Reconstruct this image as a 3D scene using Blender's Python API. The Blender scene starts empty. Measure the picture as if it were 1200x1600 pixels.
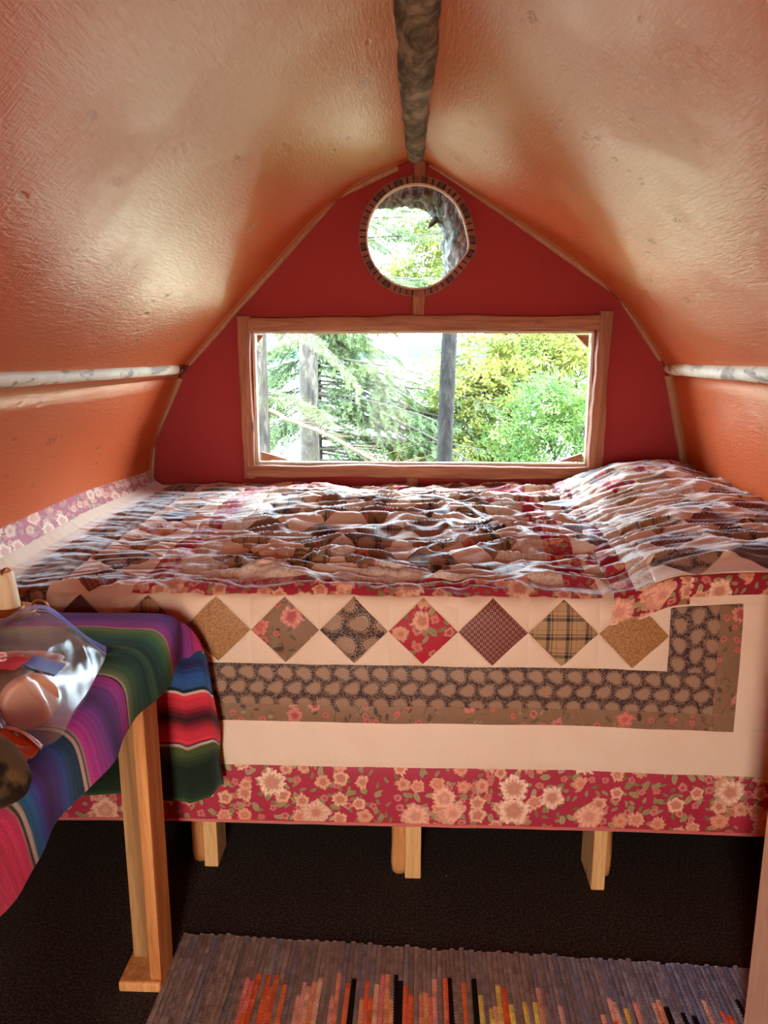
import bpy, math, random
import numpy as np
from mathutils import Matrix, Vector

SC = bpy.context.scene
COL = SC.collection
random.seed(7)
RNG = np.random.default_rng(7)

# ------------------------------------------------------------------ camera
PITCH, YAW = math.radians(11.768), math.radians(2.1025)
fw = Vector((-math.sin(YAW) * math.cos(PITCH), math.cos(YAW) * math.cos(PITCH), -math.sin(PITCH)))
rt = Vector((math.cos(YAW), math.sin(YAW), 0))
up = rt.cross(fw)
cd = bpy.data.cameras.new('camera')
cam = bpy.data.objects.new('camera', cd)
COL.objects.link(cam)
cd.sensor_fit = 'VERTICAL'
cd.sensor_height = 24.0
cd.lens = 24.0 * 1200 / 1600
cd.clip_start, cd.clip_end = 0.02, 2000
cam.matrix_world = Matrix(((rt.x, up.x, -fw.x, 0), (rt.y, up.y, -fw.y, 0), (rt.z, up.z, -fw.z, 1.30), (0, 0, 0, 1)))
SC.camera = cam

# ------------------------------------------------------------------ sky, sun, door fill lamp, exposure
world = bpy.data.worlds.new('sky')
SC.world = world
world.use_nodes = True
bg = world.node_tree.nodes['Background']
bg.inputs['Color'].default_value = (0.68, 0.89, 1.06, 1)
bg.inputs['Strength'].default_value = 31.0

sd = bpy.data.lights.new('sun', 'SUN')
sd.energy = 9.0
sd.angle = math.radians(1.5)
sd.color = (1.0, 0.92, 0.72)
sun = bpy.data.objects.new('sun', sd)
COL.objects.link(sun)
sun.rotation_euler = Vector((-0.75, 0.06, -0.72)).to_track_quat('-Z', 'Y').to_euler()


def area(name, loc, direction, sx, sy, power, color, portal=False):
    d = bpy.data.lights.new(name, 'AREA')
    d.shape = 'RECTANGLE'
    d.size, d.size_y = sx, sy
    d.energy = power
    d.color = color
    if portal:
        d.cycles.is_portal = True
    o = bpy.data.objects.new(name, d)
    COL.objects.link(o)
    o.location = loc
    o.rotation_euler = Vector(direction).to_track_quat('-Z', 'Z').to_euler()
    return o


area('window_portal', (0.035, 3.04, 1.12), (0, -1, 0), 1.30, 0.52, 1, (1, 1, 1), True)
area('round_portal', (0.012, 3.04, 1.715), (0, -1, 0), 0.40, 0.40, 1, (1, 1, 1), True)
area('door_warm_fill', (-0.22, -1.10, 0.80), (0, 1, 0), 0.34, 1.20, 40, (1.0, 0.60, 0.30))  # warm fill lamp added outside an unseen doorway to brighten the front

SC.view_settings.view_transform = 'Standard'
SC.view_settings.look = 'None'
SC.view_settings.gamma = 1.0
SC.view_settings.use_curve_mapping = False
SC.view_settings.exposure = 0.0
SC.cycles.max_bounces = 12
SC.cycles.diffuse_bounces = 6
SC.cycles.glossy_bounces = 4
SC.cycles.transparent_max_bounces = 24
SC.cycles.caustics_reflective = False
SC.cycles.caustics_refractive = False
SC.cycles.sample_clamp_indirect = 8


# ------------------------------------------------------------------ noise
def _hash(ix, iy, seed):
    h = (ix.astype(np.int64) * 374761393 + iy.astype(np.int64) * 668265263 + seed * 1442695041) & 0xffffffff
    h = ((h ^ (h >> 13)) * 1274126177) & 0xffffffff
    return ((h ^ (h >> 16)) & 0xffff) / 65535.0


def vnoise(x, y, seed=0):
    x, y = np.broadcast_arrays(np.asarray(x, float), np.asarray(y, float))
    ix, iy = np.floor(x), np.floor(y)
    fx, fy = x - ix, y - iy
    fx = fx ** 3 * (fx * (fx * 6 - 15) + 10)
    fy = fy ** 3 * (fy * (fy * 6 - 15) + 10)
    a, b = _hash(ix, iy, seed), _hash(ix + 1, iy, seed)
    c, d = _hash(ix, iy + 1, seed), _hash(ix + 1, iy + 1, seed)
    return ((a + (b - a) * fx) * (1 - fy) + (c + (d - c) * fx) * fy) * 2 - 1


def fbm(x, y, seed=0, n=4):
    r, a = 0, 1.0
    for i in range(n):
        r = r + a * vnoise(np.asarray(x) * 2 ** i, np.asarray(y) * 2 ** i, seed + i * 17)
        a *= 0.5
    return r


def ridge(x, y, seed=0):
    return 1 - 2 * np.abs(vnoise(x, y, seed))


def sstep(a, b, x):
    t = np.clip((np.asarray(x, float) - a) / (b - a), 0, 1)
    return t * t * (3 - 2 * t)


# ------------------------------------------------------------------ mesh helpers
def tag(o, label=None, cat=None, group=None, kind=None):
    if label: o['label'] = label
    if cat: o['category'] = cat
    if group: o['group'] = group
    if kind: o['kind'] = kind
    return o


def mesh_data(name, V, F, uv=None, col=None, smooth=True):
    """V: n x 3 array, F: m x k array (all faces alike) or list of such arrays."""
    V = np.asarray(V, np.float32)
    Fs = [np.asarray(f, np.int32) for f in F] if isinstance(F, (list, tuple)) and len(F) and np.ndim(F[0]) == 2 else [np.asarray(F, np.int32)]
    Fs = [f for f in Fs if len(f)]
    me = bpy.data.meshes.new(name)
    me.vertices.add(len(V))
    me.vertices.foreach_set('co', V.ravel())
    loops = np.concatenate([f.ravel() for f in Fs])
    tot = np.concatenate([np.full(len(f), f.shape[1], np.int32) for f in Fs])
    me.loops.add(len(loops))
    me.loops.foreach_set('vertex_index', loops)
    me.polygons.add(len(tot))
    me.polygons.foreach_set('loop_start', np.concatenate([[0], np.cumsum(tot)[:-1]]).astype(np.int32))
    me.polygons.foreach_set('loop_total', tot)
    me.polygons.foreach_set('use_smooth', np.full(len(tot), smooth))
    if uv is not None:
        l = me.uv_layers.new(name='UVMap')
        l.data.foreach_set('uv', np.asarray(uv, np.float32)[loops].ravel())
    if col is not None:
        a = me.color_attributes.new('col', 'FLOAT_COLOR', 'POINT')
        c = np.ones((len(V), 4), np.float32)
        c[:, :3] = col
        a.data.foreach_set('color', c.ravel())
    me.update(calc_edges=True)
    return me


def world_of(o):
    M = Matrix.Translation(o.location)
    return world_of(o.parent) @ o.matrix_parent_inverse @ M if o.parent else M


def link(name, me, mat=None, parent=None, loc=None):
    o = bpy.data.objects.new(name, me)
    COL.objects.link(o)
    if mat is not None and not len(me.materials):
        me.materials.append(mat)
    if loc is not None:
        me.transform(Matrix.Translation(-Vector(loc)))
        o.location = loc
    if parent is not None:
        o.parent = parent
        o.matrix_parent_inverse = world_of(parent).inverted()
    return o


def obj(name, V, F, mat, parent=None, uv=None, col=None, smooth=True, loc=None):
    return link(name, mesh_data(name, V, F, uv, col, smooth), mat, parent, loc)


def empty(name, loc):
    o = bpy.data.objects.new(name, None)
    COL.objects.link(o)
    o.location = loc
    o.empty_display_size = 0.05
    return o


def gridfaces(nu, nv, wrap_u=False):
    """vertex index = j*nu+i ; i in 0..nu-1, j in 0..nv-1"""
    i = np.arange(nu if wrap_u else nu - 1)
    j = np.arange(nv - 1)
    I, J = np.meshgrid(i, j)
    I, J = I.ravel(), J.ravel()
    I2 = (I + 1) % nu
    return np.stack([J * nu + I, J * nu + I2, (J + 1) * nu + I2, (J + 1) * nu + I], 1)


def box_vf(x0, x1, y0, y1, z0, z1):
    V = np.array([(x, y, z) for z in (z0, z1) for y in (y0, y1) for x in (x0, x1)], float)
    F = np.array([(0, 2, 3, 1), (4, 5, 7, 6), (0, 1, 5, 4), (2, 6, 7, 3), (0, 4, 6, 2), (1, 3, 7, 5)])
    return V, F


def bevel(o, w=0.003, seg=2):
    m = o.modifiers.new('bevel', 'BEVEL')
    m.width, m.segments, m.limit_method = w, seg, 'ANGLE'
    return o


def box(name, x0, x1, y0, y1, z0, z1, mat, parent=None, bev=0.003, loc=None):
    V, F = box_vf(x0, x1, y0, y1, z0, z1)
    o = obj(name, V, F, mat, parent, smooth=False, loc=loc)
    if bev: bevel(o, bev)
    return o


def frames(P):
    P = np.asarray(P, float)
    T = np.gradient(P, axis=0)
    T /= np.linalg.norm(T, axis=1)[:, None] + 1e-12
    ref = np.array([0.0, 0, 1.0])
    A = np.cross(T, ref)
    bad = np.linalg.norm(A, axis=1) < 0.15
    A[bad] = np.cross(T[bad], np.array([1.0, 0, 0]))
    A /= np.linalg.norm(A, axis=1)[:, None]
    B = np.cross(T, A)
    return T, A, B


def tube_vf(P, R, n=10, cap=True, rough=None):
    """rough(theta, i) -> radial factor"""
    P = np.asarray(P, float)
    R = np.broadcast_to(np.asarray(R, float), (len(P),))
    T, A, B = frames(P)
    th = np.arange(n) / n * 2 * math.pi
    rr = R[:, None] * np.ones(n)
    if rough is not None:
        rr = rr * rough(th[None, :], np.arange(len(P))[:, None])
    V = P[:, None, :] + rr[..., None] * (np.cos(th)[None, :, None] * A[:, None, :] + np.sin(th)[None, :, None] * B[:, None, :])
    V = V.reshape(-1, 3)
    F = gridfaces(n, len(P), True)
    if cap:
        k = len(V)
        V = np.vstack([V, P[0], P[-1]])
        i = np.arange(n)
        f0 = np.stack([(i + 1) % n, i, np.full(n, k)], 1)
        o = (len(P) - 1) * n
        f1 = np.stack([o + i, o + (i + 1) % n, np.full(n, k + 1)], 1)
        return V, [F, np.vstack([f0, f1])]
    return V, [F]


def merge(parts):
    Vs, Fd, off = [], {}, 0
    for V, F in parts:
        F = F if isinstance(F, (list, tuple)) else [F]
        for f in F:
            f = np.asarray(f)
            Fd.setdefault(f.shape[1], []).append(f + off)
        Vs.append(V)
        off += len(V)
    return np.vstack(Vs), [np.vstack(v) for v in Fd.values()]


def lerp_pts(P, n):
    P = np.asarray(P, float)
    d = np.concatenate([[0], np.cumsum(np.linalg.norm(np.diff(P, axis=0), axis=1))])
    t = np.linspace(0, d[-1], n)
    return np.stack([np.interp(t, d, P[:, k]) for k in range(P.shape[1])], 1)


def smooth_pts(P, n, it=3):
    P = np.asarray(P, float)
    for _ in range(it):
        Q = [P[0]]
        for a, b in zip(P[:-1], P[1:]):
            Q += [a * .75 + b * .25, a * .25 + b * .75]
        Q.append(P[-1])
        P = np.array(Q)
    return lerp_pts(P, n)


# ------------------------------------------------------------------ material helpers
class S:
    """a socket with arithmetic"""
    def __init__(s, nt, k): s.nt, s.k = nt, k
    def _m(s, op, *a):
        n = s.nt.nodes.new('ShaderNodeMath'); n.operation = op
        for i, v in enumerate((s,) + a):
            if isinstance(v, S): s.nt.links.new(v.k, n.inputs[i])
            else: n.inputs[i].default_value = v
        return S(s.nt, n.outputs[0])
    def __add__(s, o): return s._m('ADD', o)
    def __sub__(s, o): return s._m('SUBTRACT', o)
    def __mul__(s, o): return s._m('MULTIPLY', o)
    def __truediv__(s, o): return s._m('DIVIDE', o)
    def __lt__(s, o): return s._m('LESS_THAN', o)
    def __gt__(s, o): return s._m('GREATER_THAN', o)
    def __pow__(s, o): return s._m('POWER', o)
    def max(s, o): return s._m('MAXIMUM', o)
    def min(s, o): return s._m('MINIMUM', o)
    def abs(s): return s._m('ABSOLUTE')
    def sin(s): return s._m('SINE')
    def cos(s): return s._m('COSINE')
    def sqrt(s): return s._m('SQRT')
    def fract(s): return s._m('FRACT')
    def floor(s): return s._m('FLOOR')
    def atan2(s, o): return s._m('ARCTAN2', o)
    def mod(s, o): return s._m('FLOORED_MODULO', o)
    def inv(s): return s * -1.0 + 1.0
    def ss(s, a, b):
        n = s.nt.nodes.new('ShaderNodeMapRange'); n.interpolation_type = 'SMOOTHSTEP'
        s.nt.links.new(s.k, n.inputs[0])
        n.inputs[1].default_value, n.inputs[2].default_value = a, b
        return S(s.nt, n.outputs[0])


class Mat:
    def __init__(s, name):
        s.m = bpy.data.materials.new(name)
        s.m.use_nodes = True
        s.nt = s.m.node_tree
        s.b = s.nt.nodes['Principled BSDF']
        s.out = s.nt.nodes['Material Output']
    def set(s, **kw):
        names = dict(rough='Roughness', metal='Metallic', spec='Specular IOR Level', sheen='Sheen Weight', sheen_r='Sheen Roughness', coat='Coat Weight',
                     coat_r='Coat Roughness', sss='Subsurface Weight', trans='Transmission Weight', alpha='Alpha', color='Base Color', ior='IOR')
        for k, v in kw.items():
            i = s.b.inputs[names[k]]
            if isinstance(v, S): s.nt.links.new(v.k, i)
            elif k == 'color': i.default_value = (*v, 1)
            else: i.default_value = v
        return s
    def coord(s, kind='Object', scale=(1, 1, 1), rot=(0, 0, 0), loc=(0, 0, 0)):
        t = s.nt.nodes.new('ShaderNodeTexCoord')
        mp = s.nt.nodes.new('ShaderNodeMapping')
        mp.inputs['Scale'].default_value, mp.inputs['Rotation'].default_value, mp.inputs['Location'].default_value = scale, rot, loc
        s.nt.links.new(t.outputs[kind], mp.inputs[0])
        return S(s.nt, mp.outputs[0])
    def xyz(s, v):
        n = s.nt.nodes.new('ShaderNodeSeparateXYZ'); s.nt.links.new(v.k, n.inputs[0])
        return [S(s.nt, o) for o in n.outputs]
    def vec(s, x, y, z=0.0):
        n = s.nt.nodes.new('ShaderNodeCombineXYZ')
        for i, v in enumerate((x, y, z)):
            if isinstance(v, S): s.nt.links.new(v.k, n.inputs[i])
            else: n.inputs[i].default_value = v
        return S(s.nt, n.outputs[0])
    def noise(s, v, scale=5, detail=3, rough=0.5, dist=0.0):
        n = s.nt.nodes.new('ShaderNodeTexNoise')
        s.nt.links.new(v.k, n.inputs['Vector'])
        n.inputs['Scale'].default_value, n.inputs['Detail'].default_value, n.inputs['Roughness'].default_value, n.inputs['Distortion'].default_value = scale, detail, rough, dist
        return S(s.nt, n.outputs[0])
    def voro(s, v, scale=5, rand=1.0, feature='F1', dims='3D'):
        n = s.nt.nodes.new('ShaderNodeTexVoronoi'); n.feature = feature; n.voronoi_dimensions = dims
        s.nt.links.new(v.k, n.inputs['Vector'])
        n.inputs['Scale'].default_value, n.inputs['Randomness'].default_value = scale, rand
        return S(s.nt, n.outputs['Distance']), (S(s.nt, n.outputs['Color']) if 'Color' in n.outputs else None), (S(s.nt, n.outputs['Position']) if 'Position' in n.outputs else None)
    def vsub(s, a, b, op='SUBTRACT'):
        n = s.nt.nodes.new('ShaderNodeVectorMath'); n.operation = op
        for i, v in enumerate((a, b)):
            if isinstance(v, S): s.nt.links.new(v.k, n.inputs[i])
            else: n.inputs[i].default_value = v
        return S(s.nt, n.outputs[0])
    def mix(s, f, a, b, blend='MIX'):
        n = s.nt.nodes.new('ShaderNodeMix'); n.data_type = 'RGBA'; n.blend_type = blend
        for i, v in ((0, f), (6, a), (7, b)):
            if isinstance(v, S): s.nt.links.new(v.k, n.inputs[i])
            elif i: n.inputs[i].default_value = (*v, 1)
            else: n.inputs[i].default_value = v
        return S(s.nt, n.outputs[2])
    def ramp(s, f, stops, mode='LINEAR'):
        n = s.nt.nodes.new('ShaderNodeValToRGB'); n.color_ramp.interpolation = mode
        while len(n.color_ramp.elements) < len(stops): n.color_ramp.elements.new(0.5)
        for e, (p, c) in zip(n.color_ramp.elements, stops): e.position, e.color = p, (*c, 1)
        s.nt.links.new(f.k, n.inputs[0])
        return S(s.nt, n.outputs[0])
    def bump(s, h, strength=0.3, dist=0.01):
        n = s.nt.nodes.new('ShaderNodeBump')
        n.inputs['Strength'].default_value, n.inputs['Distance'].default_value = strength, dist
        s.nt.links.new(h.k, n.inputs['Height'])
        s.nt.links.new(n.outputs[0], s.b.inputs['Normal'])
        return s
    def attr(s, name='col'):
        n = s.nt.nodes.new('ShaderNodeAttribute'); n.attribute_name = name
        return S(s.nt, n.outputs['Color'])
    def val(s, v):
        n = s.nt.nodes.new('ShaderNodeValue'); n.outputs[0].default_value = v
        return S(s.nt, n.outputs[0])
    def objrand(s):
        n = s.nt.nodes.new('ShaderNodeObjectInfo')
        return S(s.nt, n.outputs['Random'])


def paint_material(name, base, dark, rough, bump_s, knots=True):
    """glossy brushed paint over sheet wood; UV in metres, u across, v along the room"""
    M = Mat(name)
    uv = M.coord('UV')
    g = M.noise(M.coord('UV', (26, 5, 1)), 5, 4, 0.6, 0.6)
    st = M.noise(M.coord('UV', (9, 60, 1), (0, 0, 0.35)), 3, 3, 0.6)
    fine = M.noise(uv, 160, 2, 0.5)
    dents = M.voro(M.coord('UV', (1, 0.45, 1), (0, 0, 0.5)), 26, 1.0)[0].ss(0.10, 0.26)
    dmask = M.noise(uv, 2.6, 2, 0.5).ss(0.54, 0.66)
    dent = (dents.inv() * dmask)
    patch = M.noise(uv, 3.0, 2, 0.5).ss(0.42, 0.62)
    h = g * 0.5 + st * patch * 0.55 + fine * 0.12 - dent * 0.5
    c = M.mix(M.noise(uv, 2.2, 3, 0.6), base, dark)
    if knots:
        d, cc, _ = M.voro(M.coord('UV', (1, 0.62, 1)), 4.2, 1.0)
        r, gg, bb = M.xyz(cc)
        spot = (d < (r - 0.50).max(0.0) * 0.15)
        ring = (d.ss(0.05, 0.13).inv() * (r > 0.62) * (M.noise(uv, 70, 3, 0.6).ss(0.50, 0.60)))
        c = M.mix(ring * 0.75, c, (0.16, 0.035, 0.018))
        d2, cc2, _ = M.voro(M.coord('UV', (1, 0.5, 1), (0, 0, 0.4)), 13, 1.0)
        r2, g2, b2 = M.xyz(cc2)
        fleck = (d2 < (r2 - 0.3).max(0.0) * 0.30) * M.noise(uv, 110, 3, 0.65).ss(0.50, 0.57) * M.noise(uv, 1.7, 2).ss(0.36, 0.52)
        c = M.mix(fleck * 0.8, c, (0.15, 0.03, 0.018))
        c = M.mix(dent * 0.5, c, (0.18, 0.035, 0.02))
        h = h - fleck * 0.8
        c = M.mix(spot, c, (0.10, 0.012, 0.006))
        h = h - spot * 1.2 - ring * 0.6
    M.set(color=c, rough=0.9, spec=0.0)
    M.bump(h, bump_s, 0.004)
    # amber lacquer over the paint
    g_ = M.nt.nodes.new('ShaderNodeBsdfGlossy')
    g_.inputs['Color'].default_value = (1.0, 0.80, 0.52, 1) if knots else (0.6, 0.45, 0.4, 1)
    g_.inputs['Roughness'].default_value = rough
    f_ = M.nt.nodes.new('ShaderNodeFresnel')
    f_.inputs[0].default_value = 1.37 if knots else 1.25
    x_ = M.nt.nodes.new('ShaderNodeMixShader')
    nrm = M.b.inputs['Normal'].links[0].from_socket
    M.nt.links.new(nrm, g_.inputs['Normal'])
    M.nt.links.new(f_.outputs[0], x_.inputs[0])
    M.nt.links.new(M.b.outputs[0], x_.inputs[1])
    M.nt.links.new(g_.outputs[0], x_.inputs[2])
    M.nt.links.new(x_.outputs[0], M.out.inputs[0])
    return M


def wood_material(name, light, dark, axis='x', rough=0.6, sc=1.0, knots=True, bump_s=0.15):
    M = Mat(name)
    s = {'x': (0.6, 9, 9), 'y': (9, 0.6, 9), 'z': (9, 9, 0.6)}[axis]
    s2 = tuple(v * sc for v in s)
    v = M.coord('Object', s2)
    n = M.noise(v, 4.0, 5, 0.6, 0.8)
    fine = M.noise(M.coord('Object', tuple(x * 8 for x in s2)), 3, 3, 0.6)
    c = M.mix(n.ss(0.3, 0.7), light, dark)
    c = M.mix(fine.ss(0.45, 0.75) * 0.35, c, tuple(x * 0.55 for x in dark))
    if knots:
        kz = {'x': (1, 3, 3), 'y': (3, 1, 3), 'z': (3, 3, 1)}[axis]
        d = M.voro(M.coord('Object', kz), 5.0 * sc)[0]
        c = M.mix(d.ss(0.05, 0.16).inv() * 0.8, c, tuple(x * 0.22 for x in dark))
    M.set(color=c, rough=rough, spec=0.2)
    M.bump(n + fine * 0.5, bump_s, 0.004)
    return M.m


def bark_material(name, light, dark, moss, axis_scale, bump_s=1.0, scale=1.0):
    M = Mat(name)
    v = M.coord('Object', axis_scale)
    n = M.noise(v, 7 * scale, 6, 0.68, 1.5)
    e = M.voro(M.vsub(v, M.vec(M.noise(v, 5 * scale, 2) * 0.25, M.noise(v, 6 * scale, 3) * 0.25, 0.0), 'ADD'), 9 * scale)[0]
    c = M.mix(n.ss(0.36, 0.64), dark, light)
    c = M.mix(e.ss(0.35, 0.75) * 0.6, c, tuple(x * 0.4 for x in dark))
    c = M.mix(M.noise(M.coord('Object'), 9, 2).ss(0.55, 0.7) * 0.4, c, moss)
    M.set(color=c, rough=0.9, spec=0.2)
    M.bump(n - e * 0.7, bump_s, 0.012)
    return M.m


# -------- fabric prints, UV in metres
def cloth_base(M, c, sheen=1.0, weave=900, bs=0.12):
    uv = M.coord('UV')
    f = M.noise(uv, weave, 2, 0.5)
    M.b.inputs['Sheen Tint'].default_value = (0.88, 0.96, 1.0, 1)
    w = M.noise(M.coord('UV', (1.0, 1.6, 1)), 38, 4, 0.6, 0.7)
    M.set(color=c, rough=0.52, spec=0.22, sheen=sheen, sheen_r=0.32)
    M.bump(f * 0.15 + w * 0.85, bs, 0.006)
    return M.m


def fab_cream(name='cream_cotton', a=(0.71, 0.53, 0.375), b=(0.65, 0.465, 0.315)):
    M = Mat(name)
    return cloth_base(M, M.mix(M.noise(M.coord('UV'), 12, 3), a, b), bs=0.22)


def flower_layer(M, v, scale, c, outer, inner, size, keep, seed=0.0, ruff=9.0, rand=0.75):
    """one layer of blossoms on top of colour c"""
    d, cc, pos = M.voro(v, scale, rand, dims='2D')
    r, g, b = M.xyz(cc)
    rel = M.vsub(M.vsub(v, (scale, scale, scale), 'MULTIPLY'), M.vsub(pos, (scale, scale, scale), 'MULTIPLY'))
    x, y, z = M.xyz(rel)
    ang = y.atan2(x)
    rad = (x * x + y * y).sqrt()
    rmax = (g * 0.35 + 0.72) * size
    lobes = ((ang * 5.0 + r * 20.0).sin() * 0.10 + (ang * ruff + b * 30.0).sin() * 0.07) + 1.0
    q = rad / (rmax * lobes) * ((M.noise(v, 130, 3, 0.6) - 0.5) * 0.9 + 1.0)
    show = (r > (1 - keep))
    m = (q < 1.0) * show
    pet = ((q * 9.0 + (ang * ruff).sin() * 1.1 + r * 7.0).sin() * 0.5 + 0.5)
    colr = M.mix(q.ss(0.15, 0.95), inner, outer)
    colr = M.mix(b.ss(0.45, 0.7) * 0.7, colr, tuple(min(1, o * 1.0) for o in (outer[0] * .95, outer[1] * .62, outer[2] * .60)))
    colr = M.mix(pet * 0.5, colr, tuple(x_ * 0.5 for x_ in inner))
    colr = M.mix(q.ss(0.86, 0.98) * 0.4, colr, (inner[0] * .5, inner[1] * .4, inner[2] * .4))
    return M.mix(m, c, colr), m


def leaf_layer(M, v, scale, c, c1, c2, keep, width=0.3):
    d, cc, pos = M.voro(v, scale, 1.0, dims='2D')
    r, g, b = M.xyz(cc)
    rel = M.vsub(M.vsub(v, (scale, scale, scale), 'MULTIPLY'), M.vsub(pos, (scale, scale, scale), 'MULTIPLY'))
    x, y, z = M.xyz(rel)
    a = g * 6.283
    X = x * a.cos() + y * a.sin()
    Y = y * a.cos() - x * a.sin()
    e = (X * X) / 0.16 + (Y * Y) / (width * width * 0.16)
    m = (e < 1.0) * (r > (1 - keep))
    col = M.mix(b, c1, c2)
    col = M.mix((Y.abs() < 0.018) * 0.6, col, tuple(t * 0.5 for t in c1))
    return M.mix(m, c, col)


def fab_red_floral(name='red_floral_cotton', sc=1.0, bg=(0.36, 0.022, 0.045)):
    M = Mat(name)
    v = M.coord('UV', (sc, sc, 1))
    wob = M.vsub(v, M.vec((M.noise(v, 60, 2) - 0.5) * 0.008, (M.noise(v, 55, 2) - 0.5) * 0.008), 'ADD')
    c = M.mix(M.noise(v, 25, 3), bg, (bg[0] * .85, bg[1] * .8, bg[2] * .8))
    c = leaf_layer(M, wob, 46, c, (0.16, 0.13, 0.04), (0.30, 0.24, 0.11), 0.55, 0.42)
    c = leaf_layer(M, wob, 31, c, (0.22, 0.19, 0.07), (0.36, 0.27, 0.13), 0.5, 0.5)
    c, m = flower_layer(M, M.vsub(wob, (0.013, 0.021, 0), 'ADD'), 34, c, (0.62, 0.25, 0.18), (0.42, 0.06, 0.07), 0.36, 0.35)
    c, m = flower_layer(M, wob, 22, c, (0.72, 0.42, 0.24), (0.55, 0.17, 0.11), 0.42, 0.5, ruff=11)
    c, m = flower_layer(M, M.vsub(wob, (0.037, 0.011, 0), 'ADD'), 12.5, c, (0.80, 0.55, 0.36), (0.58, 0.22, 0.14), 0.44, 0.42, ruff=13)
    return cloth_base(M, c, bs=0.15)


def fab_brown_floral(name='brown_floral_cotton', sc=1.0):
    M = Mat(name)
    v = M.coord('UV', (sc, sc, 1))
    wob = M.vsub(v, M.vec((M.noise(v, 60, 2) - 0.5) * 0.01, (M.noise(v, 55, 2) - 0.5) * 0.01), 'ADD')
    c = M.mix(M.noise(v, 30, 3), (0.235, 0.125, 0.062), (0.20, 0.105, 0.052))
    vine = (M.noise(v, 16, 1, 0.4, 1.2) - 0.5).abs().ss(0.004, 0.010).inv() * M.noise(v, 9, 1).ss(0.48, 0.54)
    c = M.mix(vine * 0.85, c, (0.05, 0.03, 0.018))
    c = leaf_layer(M, wob, 60, c, (0.07, 0.045, 0.02), (0.30, 0.24, 0.12), 0.35, 0.45)
    c = leaf_layer(M, wob, 42, c, (0.06, 0.03, 0.02), (0.20, 0.13, 0.05), 0.3, 0.5)
    c, m = flower_layer(M, M.vsub(wob, (0.02, 0.01, 0), 'ADD'), 42, c, (0.55, 0.20, 0.15), (0.36, 0.06, 0.05), 0.36, 0.28)
    c, m = flower_layer(M, wob, 20, c, (0.66, 0.28, 0.20), (0.42, 0.07, 0.06), 0.38, 0.36, ruff=11)
    return cloth_base(M, c, bs=0.15)


def fab_paisley(name='dark_paisley_cotton', sc=1.0, bgc=(0.042, 0.020, 0.019), tan=(0.34, 0.20, 0.12)):
    M = Mat(name)
    v = M.coord('UV', (sc, sc, 1))
    x, y, z = M.xyz(v)
    px, py = 0.0435, 0.036
    c = M.mix(M.noise(v, 40, 2), bgc, tuple(t * 0.8 for t in bgc))
    scroll = (M.noise(v, 90, 2, 0.5, 1.5) - 0.5).abs().ss(0.02, 0.06).inv()
    c = M.mix(scroll * 0.75, c, tuple(t * 0.75 for t in tan))
    Y = y / py
    row = Y.floor()
    Xr = x / px + row * 0.5
    cell = Xr.floor()
    fx = (Xr.fract() - 0.5) * px
    fy = (Y.fract() - 0.5) * py
    flip = (row.mod(2.0)) * 2.0 - 1.0
    a = 0.42
    X = (fx * math.cos(a) + fy * flip * math.sin(a))
    Z = (fy * flip * math.cos(a) - fx * math.sin(a))
    # teardrop: bend and narrow towards the tail
    X2 = X + 0.0015
    Zb = Z - (X2 * X2) * 16.0
    w = (X2 * 9.0 + 0.98).max(0.28)
    e = ((X2 / 0.0158) * (X2 / 0.0158) + (Zb / (w * 0.0118)) * (Zb / (w * 0.0118))).sqrt()
    th = Zb.atan2(X2)
    dots = ((th * 22.0).sin() > -0.1)
    ringdots = (e > 1.10) * (e < 1.30) * dots
    c = M.mix(ringdots * 0.9, c, tan)
    c = M.mix((e < 1.02), c, tan)
    inner = (e > 0.70) * (e < 0.78)
    c = M.mix(inner * 0.55, c, tuple(t * 0.35 for t in tan))
    sp = ((X2 * 1500.0).sin() * (Zb * 1500.0).sin() > 0.55) * (e < 0.62)
    c = M.mix(sp * 0.6, c, bgc)
    c = M.mix((e < 1.02) * M.noise(v, 300, 2).ss(0.45, 0.7) * 0.35, c, tuple(t * 0.5 for t in tan))
    return cloth_base(M, c, bs=0.15)


def fab_tan_print(name='tan_print_cotton'):
    M = Mat(name)
    v = M.coord('UV')
    n = M.noise(v, 260, 3, 0.6, 1.0)
    c = M.mix(n.ss(0.42, 0.58), (0.42, 0.21, 0.075), (0.24, 0.105, 0.035))
    return cloth_base(M, c)


def fab_rings(name='burgundy_ring_cotton'):
    M = Mat(name)
    x, y, z = M.xyz(M.coord('UV', (1, 1, 1), (0, 0, 0.785)))
    p = 0.0098
    fx, fy = (x / p).fract() - 0.5, (y / p).fract() - 0.5
    r = (fx * fx + fy * fy).sqrt()
    c = M.mix((r - 0.30).abs() < 0.07, (0.105, 0.014, 0.016), (0.40, 0.20, 0.12))
    c = M.mix(r < 0.10, c, (0.33, 0.13, 0.08))
    gx, gy = (x / p + 0.5).fract() - 0.5, (y / p + 0.5).fract() - 0.5
    c = M.mix((gx * gx + gy * gy) < 0.010, c, (0.30, 0.12, 0.08))
    return cloth_base(M, c)


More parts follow.
